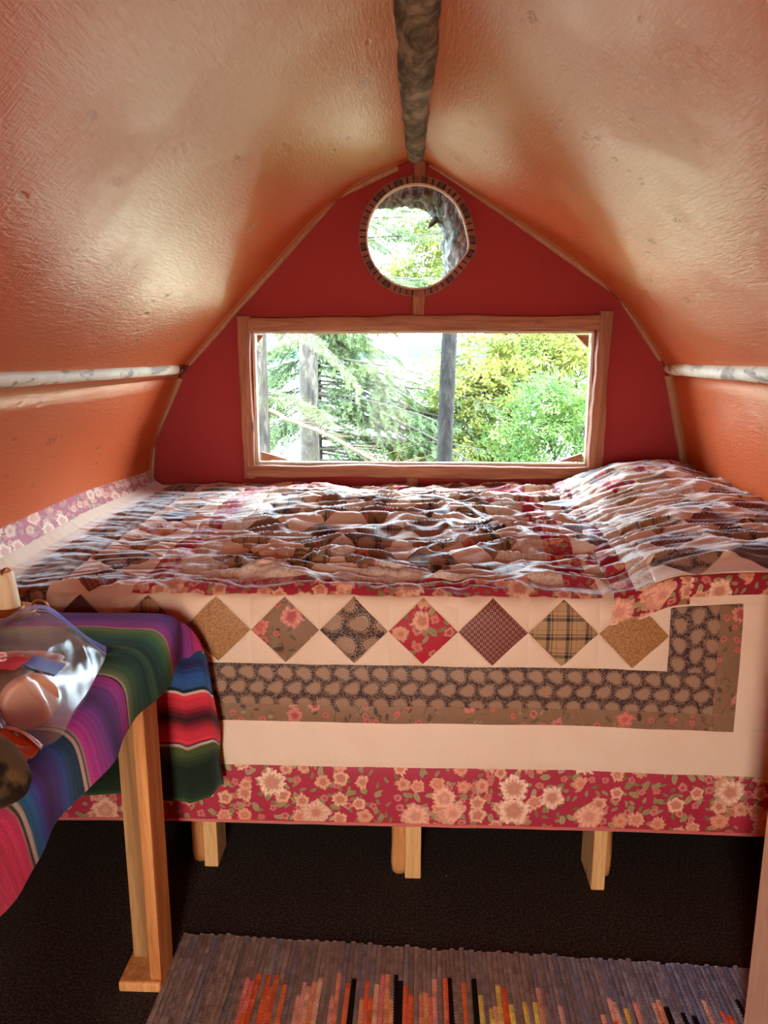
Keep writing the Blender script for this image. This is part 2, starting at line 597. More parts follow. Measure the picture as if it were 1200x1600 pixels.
def fab_plaid(name='tan_plaid_cotton'):
    M = Mat(name)
    x, y, z = M.xyz(M.coord('UV'))
    def bands(t, p):
        f = (t / p).fract()
        return ((f > 0.10) * (f < 0.28)).max((f > 0.36) * (f < 0.42)) , (f > 0.62) * (f < 0.66)
    a, a2 = bands(x, 0.043)
    b, b2 = bands(y, 0.043)
    c = M.mix(M.noise(M.coord('UV'), 30), (0.40, 0.245, 0.11), (0.34, 0.20, 0.085))
    c = M.mix(a * 0.62, c, (0.022, 0.016, 0.02))
    c = M.mix(b * 0.62, c, (0.022, 0.016, 0.02))
    c = M.mix(a * b, c, (0.012, 0.010, 0.014))
    c = M.mix(a2.max(b2) * 0.5, c, (0.20, 0.035, 0.02))
    return cloth_base(M, c)


def fab_brown_weave(name='dark_brown_cotton'):
    M = Mat(name)
    x, y, z = M.xyz(M.coord('UV'))
    p = 0.005
    d = ((x / p * 6.283).sin() * (y / p * 6.283).sin()) > 0.35
    c = M.mix(d, (0.070, 0.020, 0.018), (0.13, 0.045, 0.035))
    return cloth_base(M, c)


def fab_beige_print(name='beige_scroll_cotton'):
    M = Mat(name)
    v = M.coord('UV')
    s = (M.noise(v, 70, 2, 0.5, 1.0) - 0.5).abs().ss(0.02, 0.07).inv()
    c = M.mix(s * 0.6, (0.66, 0.55, 0.42), (0.40, 0.26, 0.17))
    return cloth_base(M, c)


FAB = dict(reddark=fab_red_floral('dark_red_floral_cotton', 1.05, (0.25, 0.012, 0.022)), cream=fab_cream(), red=fab_red_floral(), brownf=fab_brown_floral(), paisley=fab_paisley(), tan=fab_tan_print(),
           rings=fab_rings(), plaid=fab_plaid(), weave=fab_brown_weave(), beige=fab_beige_print(),
           redbig=fab_red_floral('red_rose_cotton', 0.8, (0.40, 0.016, 0.028)), paisbig=fab_paisley('large_paisley_cotton', 0.72),
           brownbig=fab_brown_floral('rose_sprig_cotton', 0.75))

WALL = paint_material('terracotta_paint', (0.52, 0.090, 0.026), (0.46, 0.075, 0.022), 0.30, 0.6).m
WALL_SHADED = paint_material('shaded_terracotta_paint', (0.35, 0.036, 0.034), (0.32, 0.031, 0.030), 0.6, 0.25, knots=False).m  # same terracotta paint, with the back wall's bluish shade put into its colour
CEDAR = wood_material('cedar_board', (0.42, 0.17, 0.085), (0.22, 0.070, 0.034), 'x', 0.6, 1.0, True, 0.35)
CEDARZ = wood_material('cedar_upright', (0.44, 0.18, 0.090), (0.25, 0.080, 0.038), 'z', 0.6, 1.0, True, 0.35)
BATTEN = wood_material('batten_wood', (0.48, 0.23, 0.13), (0.38, 0.17, 0.09), 'z', knots=False)
PINE = wood_material('pine_lumber', (0.72, 0.42, 0.17), (0.60, 0.31, 0.11), 'z', 0.5)
PINE2 = wood_material('knotty_pine', (0.66, 0.30, 0.10), (0.40, 0.14, 0.035), 'z', 0.5, 1.0, True, 0.3)
PINE3 = wood_material('darker_pine', (0.46, 0.24, 0.085), (0.22, 0.10, 0.035), 'z', 0.55, 0.7, True, 0.3)  # darker pine tone for the recessed leg board
PALEWOOD = wood_material('pale_wood', (0.72, 0.56, 0.40), (0.62, 0.46, 0.31), 'x', knots=False)
PALEZ = wood_material('pale_wood_upright', (0.72, 0.46, 0.32), (0.64, 0.38, 0.25), 'z', knots=False)
PLY = wood_material('plywood', (0.55, 0.36, 0.2), (0.45, 0.28, 0.14), 'x', knots=False)
BARK = bark_material('rough_bark', (0.40, 0.31, 0.22), (0.11, 0.078, 0.055), (0.24, 0.21, 0.13), (1, 0.45, 1), 1.0, 1.6)
# ------------------------------------------------------------------ room shell
YB, YF = 3.0, -0.95
PL = [(-1.12, 0.0), (-1.115, 0.40), (-1.075, 0.76), (-1.04, 0.965), (-0.925, 1.215)]
PR = [(1.15, 0.0), (1.145, 0.40), (1.108, 0.76), (0.995, 1.225)]
RL = [(-0.925, 1.215), (-0.885, 1.272), (-0.585, 1.588), (-0.29, 1.893), (0.012, 2.018)]
RR = [(0.995, 1.225), (0.955, 1.288), (0.775, 1.535), (0.385, 1.798), (0.012, 2.018)]


def shell(name, prof, mat, n, flip, it=2, kind='structure', thick=0.025):
    P = smooth_pts(prof, n, it)
    ys = np.linspace(YF - 0.03, YB + 0.03, 40)
    d = np.concatenate([[0], np.cumsum(np.linalg.norm(np.diff(P, axis=0), axis=1))])
    V = np.array([(p[0], y, p[1]) for y in ys for p in P])
    UV = np.array([(u, y) for y in ys for u in d]) + (3.0 if flip else 0.0)
    F = gridfaces(n, len(ys))
    if flip: F = F[:, ::-1]
    o = obj(name, V, F, mat, uv=UV)
    m = o.modifiers.new('thickness', 'SOLIDIFY')
    m.thickness, m.offset = thick, -1
    o['kind'] = kind
    return o


# faces must look inward: solidify then grows outward
shell('wall_left', PL, WALL, 26, False)
shell('wall_right', PR, WALL, 24, True)
shell('ceiling', RL, WALL, 34, False)
shell('ceiling', RR, WALL, 34, True)

CARPET = Mat('dark_carpet')
_v = CARPET.coord('Object')
_f = CARPET.noise(_v, 170, 3, 0.8)
_c = CARPET.mix(_f.ss(0.40, 0.72), (0.006, 0.004, 0.0035), (0.085, 0.055, 0.042))
_d, _cc, _p = CARPET.voro(_v, 9, 1.0)
_r, _g, _b = CARPET.xyz(_cc)
_c = CARPET.mix((_d < 0.022) * (_r > 0.6), _c, (0.30, 0.25, 0.22))
CARPET.set(color=_c, rough=0.95, spec=0.1, sheen=0.05)
CARPET.bump(_f, 0.8, 0.006)
o = box('floor', -1.25, 1.25, YF - 0.1, YB + 0.1, -0.06, 0.0, CARPET.m, bev=0)
o['kind'] = 'structure'


def plate_with_holes(name, outer, holes, y, thick, mat):
    cu = bpy.data.curves.new('outline', 'CURVE')
    cu.dimensions = '2D'
    cu.fill_mode = 'BOTH'
    cu.extrude = thick / 2
    for pts in [outer] + holes:
        sp = cu.splines.new('POLY')
        sp.points.add(len(pts) - 1)
        for q, (a, b) in zip(sp.points, pts): q.co = (a, b, 0, 1)
        sp.use_cyclic_u = True
    tmp = bpy.data.objects.new('outline', cu)
    COL.objects.link(tmp)
    bpy.context.view_layer.update()
    me = bpy.data.meshes.new_from_object(tmp.evaluated_get(bpy.context.evaluated_depsgraph_get()))
    bpy.data.objects.remove(tmp)
    me.transform(Matrix(((1, 0, 0, 0), (0, 0, -1, y), (0, 1, 0, 0), (0, 0, 0, 1))))
    uvl = me.uv_layers[0] if me.uv_layers else me.uv_layers.new(name='UVMap')
    co = np.empty(len(me.vertices) * 3, np.float32); me.vertices.foreach_get('co', co); co = co.reshape(-1, 3)
    li = np.empty(len(me.loops), np.int32); me.loops.foreach_get('vertex_index', li)
    uvl.data.foreach_set('uv', np.ascontiguousarray(co[li][:, [0, 2]]).ravel())
    me.materials.clear()
    for p in me.polygons: p.use_smooth = False
    o = link(name, me, mat)
    o['kind'] = 'structure'
    return o


# the round window's pane outline, centre CX, CZ
CX, CZ = 0.010, 1.7155


def round_r(th):
    """pane radius: nearly a circle with a blunt corner at its right"""
    th = (th + math.pi) % (2 * math.pi) - math.pi
    return 0.1835 + 0.013 * math.exp(-((th + 0.20) / 0.22) ** 2) - 0.004 * math.exp(-((th + 0.75) / 0.35) ** 2)


def ring(k, off=0.0):
    return [(CX + (round_r(t) + off) * math.cos(t), CZ + (round_r(t) + off) * math.sin(t)) for t in (2 * math.pi * i / k for i in range(k))]


WX0, WX1, WZ0, WZ1 = -0.612, 0.680, 0.868, 1.372
outline = PL + RL[1:] + RR[::-1][1:] + PR[::-1][1:]
outline = [(a * 1.012, b * 1.004) for a, b in outline]
plate_with_holes('wall_back', outline, [[(WX0, WZ0), (WX1, WZ0), (WX1, WZ1), (WX0, WZ1)], ring(64)], YB + 0.012, 0.022, WALL_SHADED)
plate_with_holes('wall_front', outline, [[(-0.39, 0.12), (-0.05, 0.12), (-0.05, 1.40), (-0.39, 1.40)]], YF - 0.02, 0.05, WALL_SHADED)  # unseen doorway, narrowed and shifted to shape the front light


def stick(name, a, b, width, thick, mat, y=YB, nrm=None, parent=None):
    """flat batten on the back wall between (x, z) points a and b"""
    a, b = Vector((a[0], a[1])), Vector((b[0], b[1]))
    t = (b - a).normalized()
    n = Vector((-t.y, t.x)) * width / 2
    c = [a - n, b - n, b + n, a + n]
    V = [(p.x, y + 0.002, p.y) for p in c] + [(p.x, y - thick, p.y) for p in c]
    F = [(0, 1, 2, 3), (7, 6, 5, 4), (0, 4, 5, 1), (1, 5, 6, 2), (2, 6, 7, 3), (3, 7, 4, 0)]
    V = np.array(V); F = np.array(F)
    o = obj(name, V, F, mat, parent, smooth=False)
    return bevel(o, 0.003)


trims = [((-0.062, 1.962), (-0.284, 1.868)), ((-0.284, 1.868), (-0.872, 1.258)), ((-0.905, 1.205), (-1.028, 0.962)), ((-1.028, 0.962), (-1.056, 0.70)),
         ((0.062, 1.975), (0.377, 1.777)), ((0.377, 1.777), (0.765, 1.517)), ((0.765, 1.517), (0.944, 1.275)), ((0.972, 1.215), (1.098, 0.70))]
for i, (a, b) in enumerate(trims):
    tag(stick('trim_%d' % (i + 1), a, b, 0.034, 0.020, BATTEN), kind='structure')


def live_board(name, a, b, width, thick, mat, parent=None, wav=0.006, seed=1, y=YB, n=40):
    """board with natural wavy edges, on the wall from (x,z) a to b"""
    a, b = np.array(a, float), np.array(b, float)
    t = (b - a) / np.linalg.norm(b - a)
    nr = np.array([-t[1], t[0]])
    L = np.linalg.norm(b - a)
    prof = [(-1, 0), (-1, .6), (-.86, 1), (-.3, 1.12), (.3, 1.12), (.86, 1), (1, .6), (1, 0)]
    V = []
    for i in range(n):
        s = i / (n - 1)
        e0 = wav * fbm(s * L * 5, 0.3, seed, 3)
        e1 = wav * fbm(s * L * 5, 7.3, seed + 5, 3)
        for (u, d) in prof:
            w = u * width / 2 + (e1 if u > 0 else e0) * abs(u)
            p = a + t * L * s + nr * w
            V.append((p[0], y + 0.002 - thick * d, p[1]))
    k = len(prof)
    F = gridfaces(k, n, True)
    caps = np.array([list(range(k))[::-1], [(n - 1) * k + q for q in range(k)]])
    o = obj(name, np.array(V), [F, caps], mat, parent)
    m = o.modifiers.new('edge', 'EDGE_SPLIT'); m.split_angle = math.radians(50)
    return o


for i, (a, b, w, sd_) in enumerate([((0.018, 1.905), (0.020, 1.985), 0.046, 3), ((0.020, 1.432), (0.022, 1.522), 0.046, 4), ((0.000, 0.60), (0.000, 0.815), 0.050, 5)]):
    tag(live_board('trim_%d' % (len(trims) + 1 + i), a, b, w, 0.018, CEDARZ, None, 0.003, sd_, n=12), kind='structure')

# clear glass
GL = Mat('window_glass')
_t = GL.nt.nodes.new('ShaderNodeBsdfTransparent')
_g = GL.nt.nodes.new('ShaderNodeBsdfGlossy'); _g.inputs['Roughness'].default_value = 0.02
_fr = GL.nt.nodes.new('ShaderNodeFresnel'); _fr.inputs[0].default_value = 1.10
_mx = GL.nt.nodes.new('ShaderNodeMixShader')
GL.nt.links.new(_fr.outputs[0], _mx.inputs[0]); GL.nt.links.new(_t.outputs[0], _mx.inputs[1]); GL.nt.links.new(_g.outputs[0], _mx.inputs[2])
GL.nt.links.new(_mx.outputs[0], GL.out.inputs[0])
GLASS = GL.m

# big window
w1 = tag(empty('window_1', (0.035, YB, WZ0)), kind='structure')
live_board('frame_board', (-0.622, 1.402), (0.722, 1.408), 0.056, 0.034, CEDAR, w1, 0.006, 11)
live_board('frame_board', (-0.648, 0.842), (0.690, 0.842), 0.050, 0.034, CEDAR, w1, 0.006, 12)
live_board('frame_board', (-0.641, 0.812), (-0.645, 1.432), 0.050, 0.030, CEDARZ, w1, 0.005, 13)
live_board('frame_board', (0.704, 0.822), (0.716, 1.448), 0.054, 0.040, CEDARZ, w1, 0.006, 14)
JAMB = PALEWOOD
for (a, b, c, d) in ((WX0 - 0.004, WX0 + 0.006, WZ0, WZ1), (WX1 - 0.006, WX1 + 0.004, WZ0, WZ1), (WX0, WX1, WZ0 - 0.004, WZ0 + 0.006), (WX0, WX1, WZ1 - 0.003, WZ1 + 0.006)):
    box('jamb', a, b, YB - 0.004, YB + 0.024, c, d, JAMB, w1, 0.001)
for (sx, sz, lx, lz) in ((-1, -1, .12, .035), (1, -1, .10, .035), (1, 1, .05, .05), (-1, 1, .025, .03)):
    x = WX0 + 0.010 if sx < 0 else WX1 - 0.010
    z = WZ0 + 0.008 if sz < 0 else WZ1 - 0.008
    tri = [(x, z), (x - sx * lx, z), (x, z - sz * lz)]
    V = [(a, yy, b) for yy in (YB + 0.026, YB + 0.044) for a, b in tri]
    obj('corner_block', np.array(V), [np.array([(0, 1, 2), (5, 4, 3)]), np.array([(0, 3, 4, 1), (1, 4, 5, 2), (2, 5, 3, 0)])], CEDAR, w1, smooth=False)
V, F = box_vf(WX0, WX1, YB + 0.010, YB + 0.013, WZ0, WZ1)
obj('pane', V, F, GLASS, w1, smooth=False)

# round window
w2 = tag(empty('window_2', (CX, YB, CZ)), kind='structure')
BM = Mat('kerfed_block')
_r = BM.objrand()
_n = BM.noise(BM.coord('Object'), 60, 4, 0.6)
_c = BM.mix(_r, (0.30, 0.105, 0.062), (0.20, 0.062, 0.040))
_c = BM.mix((_r > 0.80) * 0.7, _c, (0.055, 0.03, 0.028))
_c = BM.mix(_n.ss(0.45, 0.7) * 0.5, _c, (0.12, 0.04, 0.03))
BM.set(color=_c, rough=0.7, spec=0.3).bump(_n, 0.3, 0.003)
DARK = Mat('dark_gap_wood').set(color=(0.022, 0.012, 0.010), rough=0.8).m  # near-black, shows in the gaps between the frame blocks


def ring_piece(t0, t1, r0, r1, y0, y1, n=3, inner=round_r):
    V = []
    for i in range(n):
        t = t0 + (t1 - t0) * i / (n - 1)
        b = round_r(t)
        for (r, y) in ((r0, y0), (r1, y0), (r1, y1), (r0, y1)):
            V.append((CX + (b + r) * math.cos(t), y, CZ + (b + r) * math.sin(t)))
    F = gridfaces(4, n, True)
    F2 = np.array([(3, 2, 1, 0), ((n - 1) * 4, (n - 1) * 4 + 1, (n - 1) * 4 + 2, (n - 1) * 4 + 3)])
    return np.array(V), [F, F2]


V, F = ring_piece(0, 2 * math.pi, 0.002, 0.0275, YB - 0.007, YB + 0.001, 97)
obj('backing_ring', V, F, DARK, w2, smooth=False)
V, F = ring_piece(0, 2 * math.pi, -0.003, 0.0035, YB - 0.016, YB + 0.004, 97)
obj('inner_hoop', V, F, PALEWOOD, w2, smooth=False)
V, F = ring_piece(0, 2 * math.pi, 0.0255, 0.0295, YB - 0.020, YB + 0.001, 97)
obj('outer_hoop', V, F, BM.m, w2, smooth=False)
NB = 54
t = 0.0
for i in range(NB):
    t0 = 2 * math.pi * (i + random.uniform(.08, .14)) / NB
    t1 = 2 * math.pi * (i + random.uniform(.80, .92)) / NB
    V, F = ring_piece(t0, t1, 0.0035, 0.0255 + random.uniform(-.001, .0015), YB - 0.020 - random.uniform(0, .003), YB, 3)
    obj('frame_block', V, F, BM.m, w2, smooth=False)
pv = np.array([(a, y, b) for y in (YB + 0.004, YB + 0.007) for a, b in ring(64)])
k = np.arange(64)
obj('pane', pv, [np.array([list(range(64)), list(range(127, 63, -1))]), np.stack([k, k + 64, (k + 1) % 64 + 64, (k + 1) % 64], 1)], GLASS, w2, smooth=False)

# ridge log, with bark, and the two peeled purlins
ys = np.linspace(-0.9, 2.985, 260)
P = np.stack([0.012 + 0.006 * np.sin(ys * 1.7), ys, 2.014 + 0.004 * np.sin(ys * 2.3) - 0.006 * (3 - ys) / 1.3], 1)
P[:, 0] -= 0.008 * (3 - ys) / 1.3
R = 0.0480 + 0.013 * (3 - ys) / 1.3
R = R * (1 - 0.12 * sstep(2.93, 2.99, ys))


def bark_rough(amp, fth, fy, seed):
    def f(th, i):
        return 1 + amp * (fbm(np.cos(th) * fth + 3, np.sin(th) * fth + i * fy, seed, 4)) + amp * 0.7 * ridge(np.cos(th) * fth * 1.8 + i * fy * .7, np.sin(th) * fth * 1.8, seed + 3)
    return f


V, F = tube_vf(P, R, 56, True, bark_rough(0.07, 2.2, 0.11, 21))
tag(obj('ridge_log', V, F, BARK, loc=(0.012, 1.05, 2.022)), 'dark bark-covered ridge log running along the peak of the ceiling', 'log')

PM = Mat('peeled_pole')
_v = PM.coord('Object', (1, 0.35, 1))
_n = PM.noise(_v, 8, 4, 0.6, 0.6)
_c = PM.mix(PM.noise(_v, 20, 4).ss(0.3, 0.7), (0.76, 0.64, 0.46), (0.60, 0.46, 0.30))
_c = PM.mix(_n.ss(0.52, 0.58), _c, (0.34, 0.25, 0.17))
_c = PM.mix(PM.noise(_v, 45, 3).ss(0.62, 0.70) * 0.7, _c, (0.14, 0.09, 0.06))
_y = PM.xyz(PM.coord('Object'))[1]
PM.set(color=_c, rough=0.55, spec=0.4).bump(_n + PM.noise(_v, 60, 3) * 0.4, 0.35, 0.006)
ENDM = bark_material('brown_bark_tip', (0.36, 0.17, 0.06), (0.12, 0.045, 0.02), (0.20, 0.10, 0.04), (1, 0.6, 1), 0.6, 2.0)
for sx, x, lab in ((-1, -0.878, 'pale peeled pole with patches of bark along the left wall joint, dark brown tip'), (1, 0.958, 'whitish peeled pole along the right wall joint, tapering to a blunt end')):
    ys = np.linspace(-0.9, 2.90, 120)
    rr = 0.0235 - 0.0012 * ys + 0.0015 * np.sin(ys * 3 + sx)
    if sx > 0: rr = rr + 0.002
    P = np.stack([x + 0.004 * np.sin(ys * 2.1 + sx) + 0 * ys, ys, 1.243 + 0.003 * np.sin(ys * 1.7)], 1)
    V, F = tube_vf(P, rr, 20, True, bark_rough(0.03, 1.4, 0.2, 31 + sx))
    o = tag(obj('wall_pole', V, F, PM.m, loc=(x, 1.0, 1.243)), lab, 'pole')
    ys = np.linspace(2.86, 2.998, 14)
    r2 = np.interp(ys, [2.86, 2.95, 2.985, 2.998], [rr[-1] * 1.05, rr[-1] * .92, rr[-1] * .66, rr[-1] * .35])
    P = np.stack([np.full_like(ys, x) + 0.004 * np.sin(2.9 * 2.1 + sx), ys, np.full_like(ys, 1.243 + .003 * math.sin(2.9 * 1.7))], 1)
    V, F = tube_vf(P, r2, 18, True, bark_rough(0.06, 2.0, 0.3, 41 + sx))
    tag(obj('pole_tip', V, F, ENDM if sx < 0 else PM.m, o), 'dark brown bark tip' if sx < 0 else None)

# ------------------------------------------------------------------ bed, quilt, pillow
bed = tag(empty('bed', (0.0, 2.3, 0.0)), 'built-in wooden platform bed on timber legs under the wide window', 'bed')
box('platform', -1.05, 1.09, 1.675, 2.985, 0.28, 0.30, PLY, bed, 0)
box('rail', -1.05, 1.09, 1.68, 1.72, 0.215, 0.28, PINE, bed, 0.003)
MATTR = Mat('mattress_ticking').set(color=(0.6, 0.55, 0.48), rough=0.9).m
box('mattress', -1.03, 1.07, 1.675, 2.96, 0.305, 0.735, MATTR, bed, 0.04)
LEGS = [(-0.527, -0.491, 1.735, 1.825, (-0.545, 1.775)), (-0.010, 0.030, 1.708, 1.795, (-0.024, 1.745)), (0.449, 0.482, 1.682, 1.80, (0.492, 1.755))]
for i, (x0, x1, y0, y1, st) in enumerate(LEGS):
    V, F = box_vf(x0, x1, y0, y1, 0.0, 0.28)
    lg = bevel(obj('leg', V, F, PINE, bed, smooth=False), 0.003)
    zz = np.linspace(0.0, 0.28, 14)
    V, F = tube_vf(np.stack([np.full(14, st[0]), np.full(14, st[1]), zz], 1), np.interp(zz, [0, .01, .28], [.019, .0215, .021]), 16, True, bark_rough(0.04, 1.5, .3, 51 + i))
    tag(obj('log_brace', V, F, PINE2, lg), 'round peeled log fixed beside the squared leg')

quilt = tag(empty('quilt', (0.0, 1.64, 0.22)), 'patchwork quilt with floral and paisley borders and a diamond row hanging over the bed front', 'quilt')
ZH = 0.213           # hem height
BASE = smooth_pts([(1.630, ZH), (1.622, 0.45), (1.628, 0.70), (1.632, 0.755), (1.650, 0.772), (1.70, 0.772), (2.4, 0.785), (2.985, 0.775)], 400, 3)
BD = np.concatenate([[0], np.cumsum(np.linalg.norm(np.diff(BASE, axis=0), axis=1))])
T_TOP = BD[-1]


def quilt_pt(s, t):
    s, t = np.asarray(s, float), np.asarray(t, float)
    y = np.interp(t, BD, BASE[:, 0])
    z = np.interp(t, BD, BASE[:, 1])
    top = sstep(0.545, 0.585, t)
    front = 1 - sstep(0.50, 0.56, t)
    # hanging part: soft vertical waves and slanted pulls
    y = y + front * (0.007 * vnoise(s * 3.2, t * 1.2, 3) + 0.0035 * fbm(s * 9 + t * 5, t * 6, 5, 2)) * (1 - 0.5 * sstep(0.4, 0.0, t))
    y = y - front * 0.014 * sstep(0.30, 0.0, t)
    z = z + (1 - sstep(0.0, 0.6, t)) * 0.006 * vnoise(s * 2.1, 0.5, 8) + front * 0.004 * vnoise(s * 3.0, t * 3, 9)
    # top: gathered wrinkles, ridges along the length of the bed
    wx = s + 0.10 * vnoise(s * 2.2, y * 2.2, 12)
    wy = y + 0.07 * fbm(s * 3.0, y * 2.5, 13, 2)
    tall = 0.0095 * ridge(wx * 2.4 + wy * 3.0, wy * 9, 14) + 0.0090 * ridge(wx * 5 - wy * 4, wy * 25, 15) + 0.0068 * ridge(wx * 9 + wy * 6, wy * 46, 16)
    dome = 0.012 * np.sin(np.clip((y - 1.65) / 1.35, 0, 1) * math.pi) * (1 - 0.6 * np.clip(np.abs(s) / 1.1, 0, 1)) + 0.006 * fbm(s * 2.2, y * 2.4, 18, 2)
    amp = 0.45 + 0.75 * sstep(-0.6, -0.35, s) * sstep(1.66, 1.80, y) + 0.2 * sstep(-0.85, -0.75, s) - 0.15 * sstep(0.4, 0.6, s)
    amp = amp - 0.32 * sstep(-0.93, -0.97, s)
    z = z + top * (tall * amp + dome)
    # gathered edge where the top folds over the side
    edge = np.exp(-((t - 0.60) / 0.045) ** 2)
    z = z + edge * 0.0045 * ridge(s * 26 + y * 9, y * 8, 19)
    y = y + np.exp(-((t - 0.558) / 0.02) ** 2) * 0.008 * vnoise(s * 20, 0.2, 20) 
    # where it climbs the left wall
    d = np.clip(-0.985 - s, 0, None)
    x = np.where(s < -0.985, -0.985 - 0.056 * (1 - np.exp(-d / 0.070)), s)
    z = z + d * 0.60 * top * (1 - 0.45 * sstep(2.2, 2.95, y)) 
    # under the pillow: pressed down
    return x, y, z


def quilt_normal(s, t):
    e = 0.004
    a = np.stack(quilt_pt(s + e, t), -1) - np.stack(quilt_pt(s - e, t), -1)
    b = np.stack(quilt_pt(s, t + e), -1) - np.stack(quilt_pt(s, t - e), -1)
    n = np.cross(a, b)
    return n / (np.linalg.norm(n, axis=-1, keepdims=True) + 1e-9)


def patch(name, corners, mat, parent, step=0.008, puff=0.004, fn=quilt_pt, uvoff=(0, 0), uvrot=False, shift=0.0):
    """sewn piece: quad (s,t) corners counter-clockwise; a triangle repeats a corner"""
    c = np.array(corners, float)
    lu = max(np.linalg.norm(c[1] - c[0]), np.linalg.norm(c[2] - c[3]))
    lv = max(np.linalg.norm(c[3] - c[0]), np.linalg.norm(c[2] - c[1]))
    nu, nv = max(3, int(lu / step) + 2), max(3, int(lv / step) + 2)
    u, v = np.meshgrid(np.linspace(0, 1, nu), np.linspace(0, 1, nv))
    u, v = u.ravel(), v.ravel()
    st = (c[0][None] * ((1 - u) * (1 - v))[:, None] + c[1][None] * (u * (1 - v))[:, None] + c[2][None] * (u * v)[:, None] + c[3][None] * ((1 - u) * v)[:, None])
    X = np.stack(fn(st[:, 0], st[:, 1]), 1)
    if puff:
        du, dv = np.minimum(u, 1 - u) * lu, np.minimum(v, 1 - v) * lv
        h = puff * (1 - np.exp(-np.minimum(du, dv) / 0.012))
        e = 0.004
        a = np.stack(fn(st[:, 0] + e, st[:, 1]), 1) - np.stack(fn(st[:, 0] - e, st[:, 1]), 1)
        b = np.stack(fn(st[:, 0], st[:, 1] + e), 1) - np.stack(fn(st[:, 0], st[:, 1] - e), 1)
        n = np.cross(a, b)
        n /= np.linalg.norm(n, axis=1)[:, None] + 1e-9
        X = X + n * (h[:, None] + shift)
    uv = st + np.array(uvoff)[None]
    if uvrot: uv = uv[:, ::-1]
    return obj(name, X, gridfaces(nu, nv), mat, parent, uv=uv)


def rect(s0, s1, t0, t1): return [(s0, t0), (s1, t0), (s1, t1), (s0, t1)]


Q = quilt
SR = 1.055
F1, F2, F3, F4, F5 = 0.147, 0.254, 0.295, 0.393, 0.556
L1, L2, L3, L4 = -1.030, -0.950, -0.915, -0.826
R1, R2, R3, R4 = 0.571, 0.678, 0.728, 0.838
TB = T_TOP - 0.005
SL = -1.190
# the quilted underside, a little below, so that no gap shows between pieces
us, ut = np.meshgrid(np.linspace(SL, SR, 200), np.linspace(0.0, TB, 190))
X = np.stack(quilt_pt(us.ravel(), ut.ravel()), 1)
N = quilt_normal(us.ravel(), ut.ravel())
obj('backing', X - N * 0.004, gridfaces(200, 190), FAB['cream'], Q, uv=np.stack([us.ravel(), ut.ravel()], 1))
# hem binding
hs = np.linspace(SL, SR, 260)
hx, hy, hz = quilt_pt(hs, np.full_like(hs, 0.002))
V, F = tube_vf(np.stack([hx, hy, hz], 1), 0.0045, 8)
obj('binding', V, F, FAB['brownf'], Q)
# outer borders: front, left on the top, right
patch('floral_border', rect(SL, SR, 0, F1), FAB['red'], Q, 0.008, 0.003)
patch('cream_border', rect(L1, R4, F1, F2), FAB['cream'], Q, 0.008, 0.004)
patch('sprig_border', rect(L2, R3, F2, F3), FAB['brownf'], Q, 0.008, 0.002, uvoff=(0, .01))
patch('paisley_border', rect(L3, R2, F3, F4), FAB['paisley'], Q, 0.007, 0.003, uvoff=(0, .005))
patch('floral_border', rect(SL, L1, F1, TB), FAB['red'], Q, 0.007, 0.003)
patch('cream_border', rect(L1, L2, F2, TB), FAB['cream'], Q, 0.006, 0.004)
patch('sprig_border', rect(L2, L3, F3, TB), FAB['brownf'], Q, 0.006, 0.002, uvrot=True)
patch('paisley_border', rect(L3, L4, F4, TB), FAB['paisley'], Q, 0.006, 0.003, uvrot=True)
patch('paisley_border', rect(R1, R2, F4, TB), FAB['paisley'], Q, 0.007, 0.003, uvrot=True)
patch('sprig_border', rect(R2, R3, F3, TB), FAB['brownf'], Q, 0.007, 0.002, uvrot=True)
patch('cream_border', rect(R3, R4, F2, TB), FAB['cream'], Q, 0.008, 0.004)
patch('floral_border', rect(R4, SR, F1, TB), FAB['red'], Q, 0.008, 0.003)


def diamond_row(c0, c1, kinds, along, a0, a1, step):
    """diamonds point to point in a strip, with cream triangles between; along 's' or 't'"""
    n = len(kinds)
    w = (c1 - c0) / n
    mid = (a0 + a1) / 2
    for k, kd in enumerate(kinds):
        p0, p1, pm = c0 + k * w, c0 + (k + 1) * w, c0 + (k + .5) * w
        g = 0.03 * w
        D = [(pm, a0 + .004), (p1 - g * .2, mid), (pm, a1 - .004), (p0 + g * .2, mid)]
        tris = [[(p0, a0), (pm, a0), (pm, a0 + .004), (p0, mid)], [(pm, a0), (p1, a0), (p1, mid), (pm, a0 + .004)],
                [(p1, a1), (pm, a1), (pm, a1 - .004), (p1, mid)], [(pm, a1), (p0, a1), (p0, mid), (pm, a1 - .004)]]
        # the cream triangles of neighbours join: build lower and upper pieces from half to half
        def fl(L): return L if along == 's' else [(b, a) for a, b in L][::-1]
        patch('diamond_patch', fl(D), FAB[kd], Q, step, 0.004, uvoff=(0.013 * k, 0.021 * k))
        for L in tris: patch('cream_patch', fl(L), FAB['cream'], Q, step, 0.003)


diamond_row(L4, R1, ['weave', 'plaid', 'tan', 'brownbig', 'paisbig', 'redbig', 'rings', 'plaid', 'tan'], 's', F4, F5, 0.007)
SQL, SQR = -0.635, 0.425
TQ1 = TB - 0.075
diamond_row(F5, TQ1, ['rings', 'paisbig', 'tan', 'redbig', 'weave', 'plaid', 'brownbig', 'paisbig'], 't', L4, SQL, 0.006)
diamond_row(F5, TQ1, ['tan', 'redbig', 'paisbig', 'rings', 'plaid', 'weave', 'brownbig', 'redbig'], 't', SQR, R1, 0.008)
diamond_row(L4, R1, ['tan', 'paisbig', 'redbig', 'beige', 'plaid', 'paisbig', 'brownbig', 'rings', 'paisbig'], 's', TQ1, TB, 0.008)
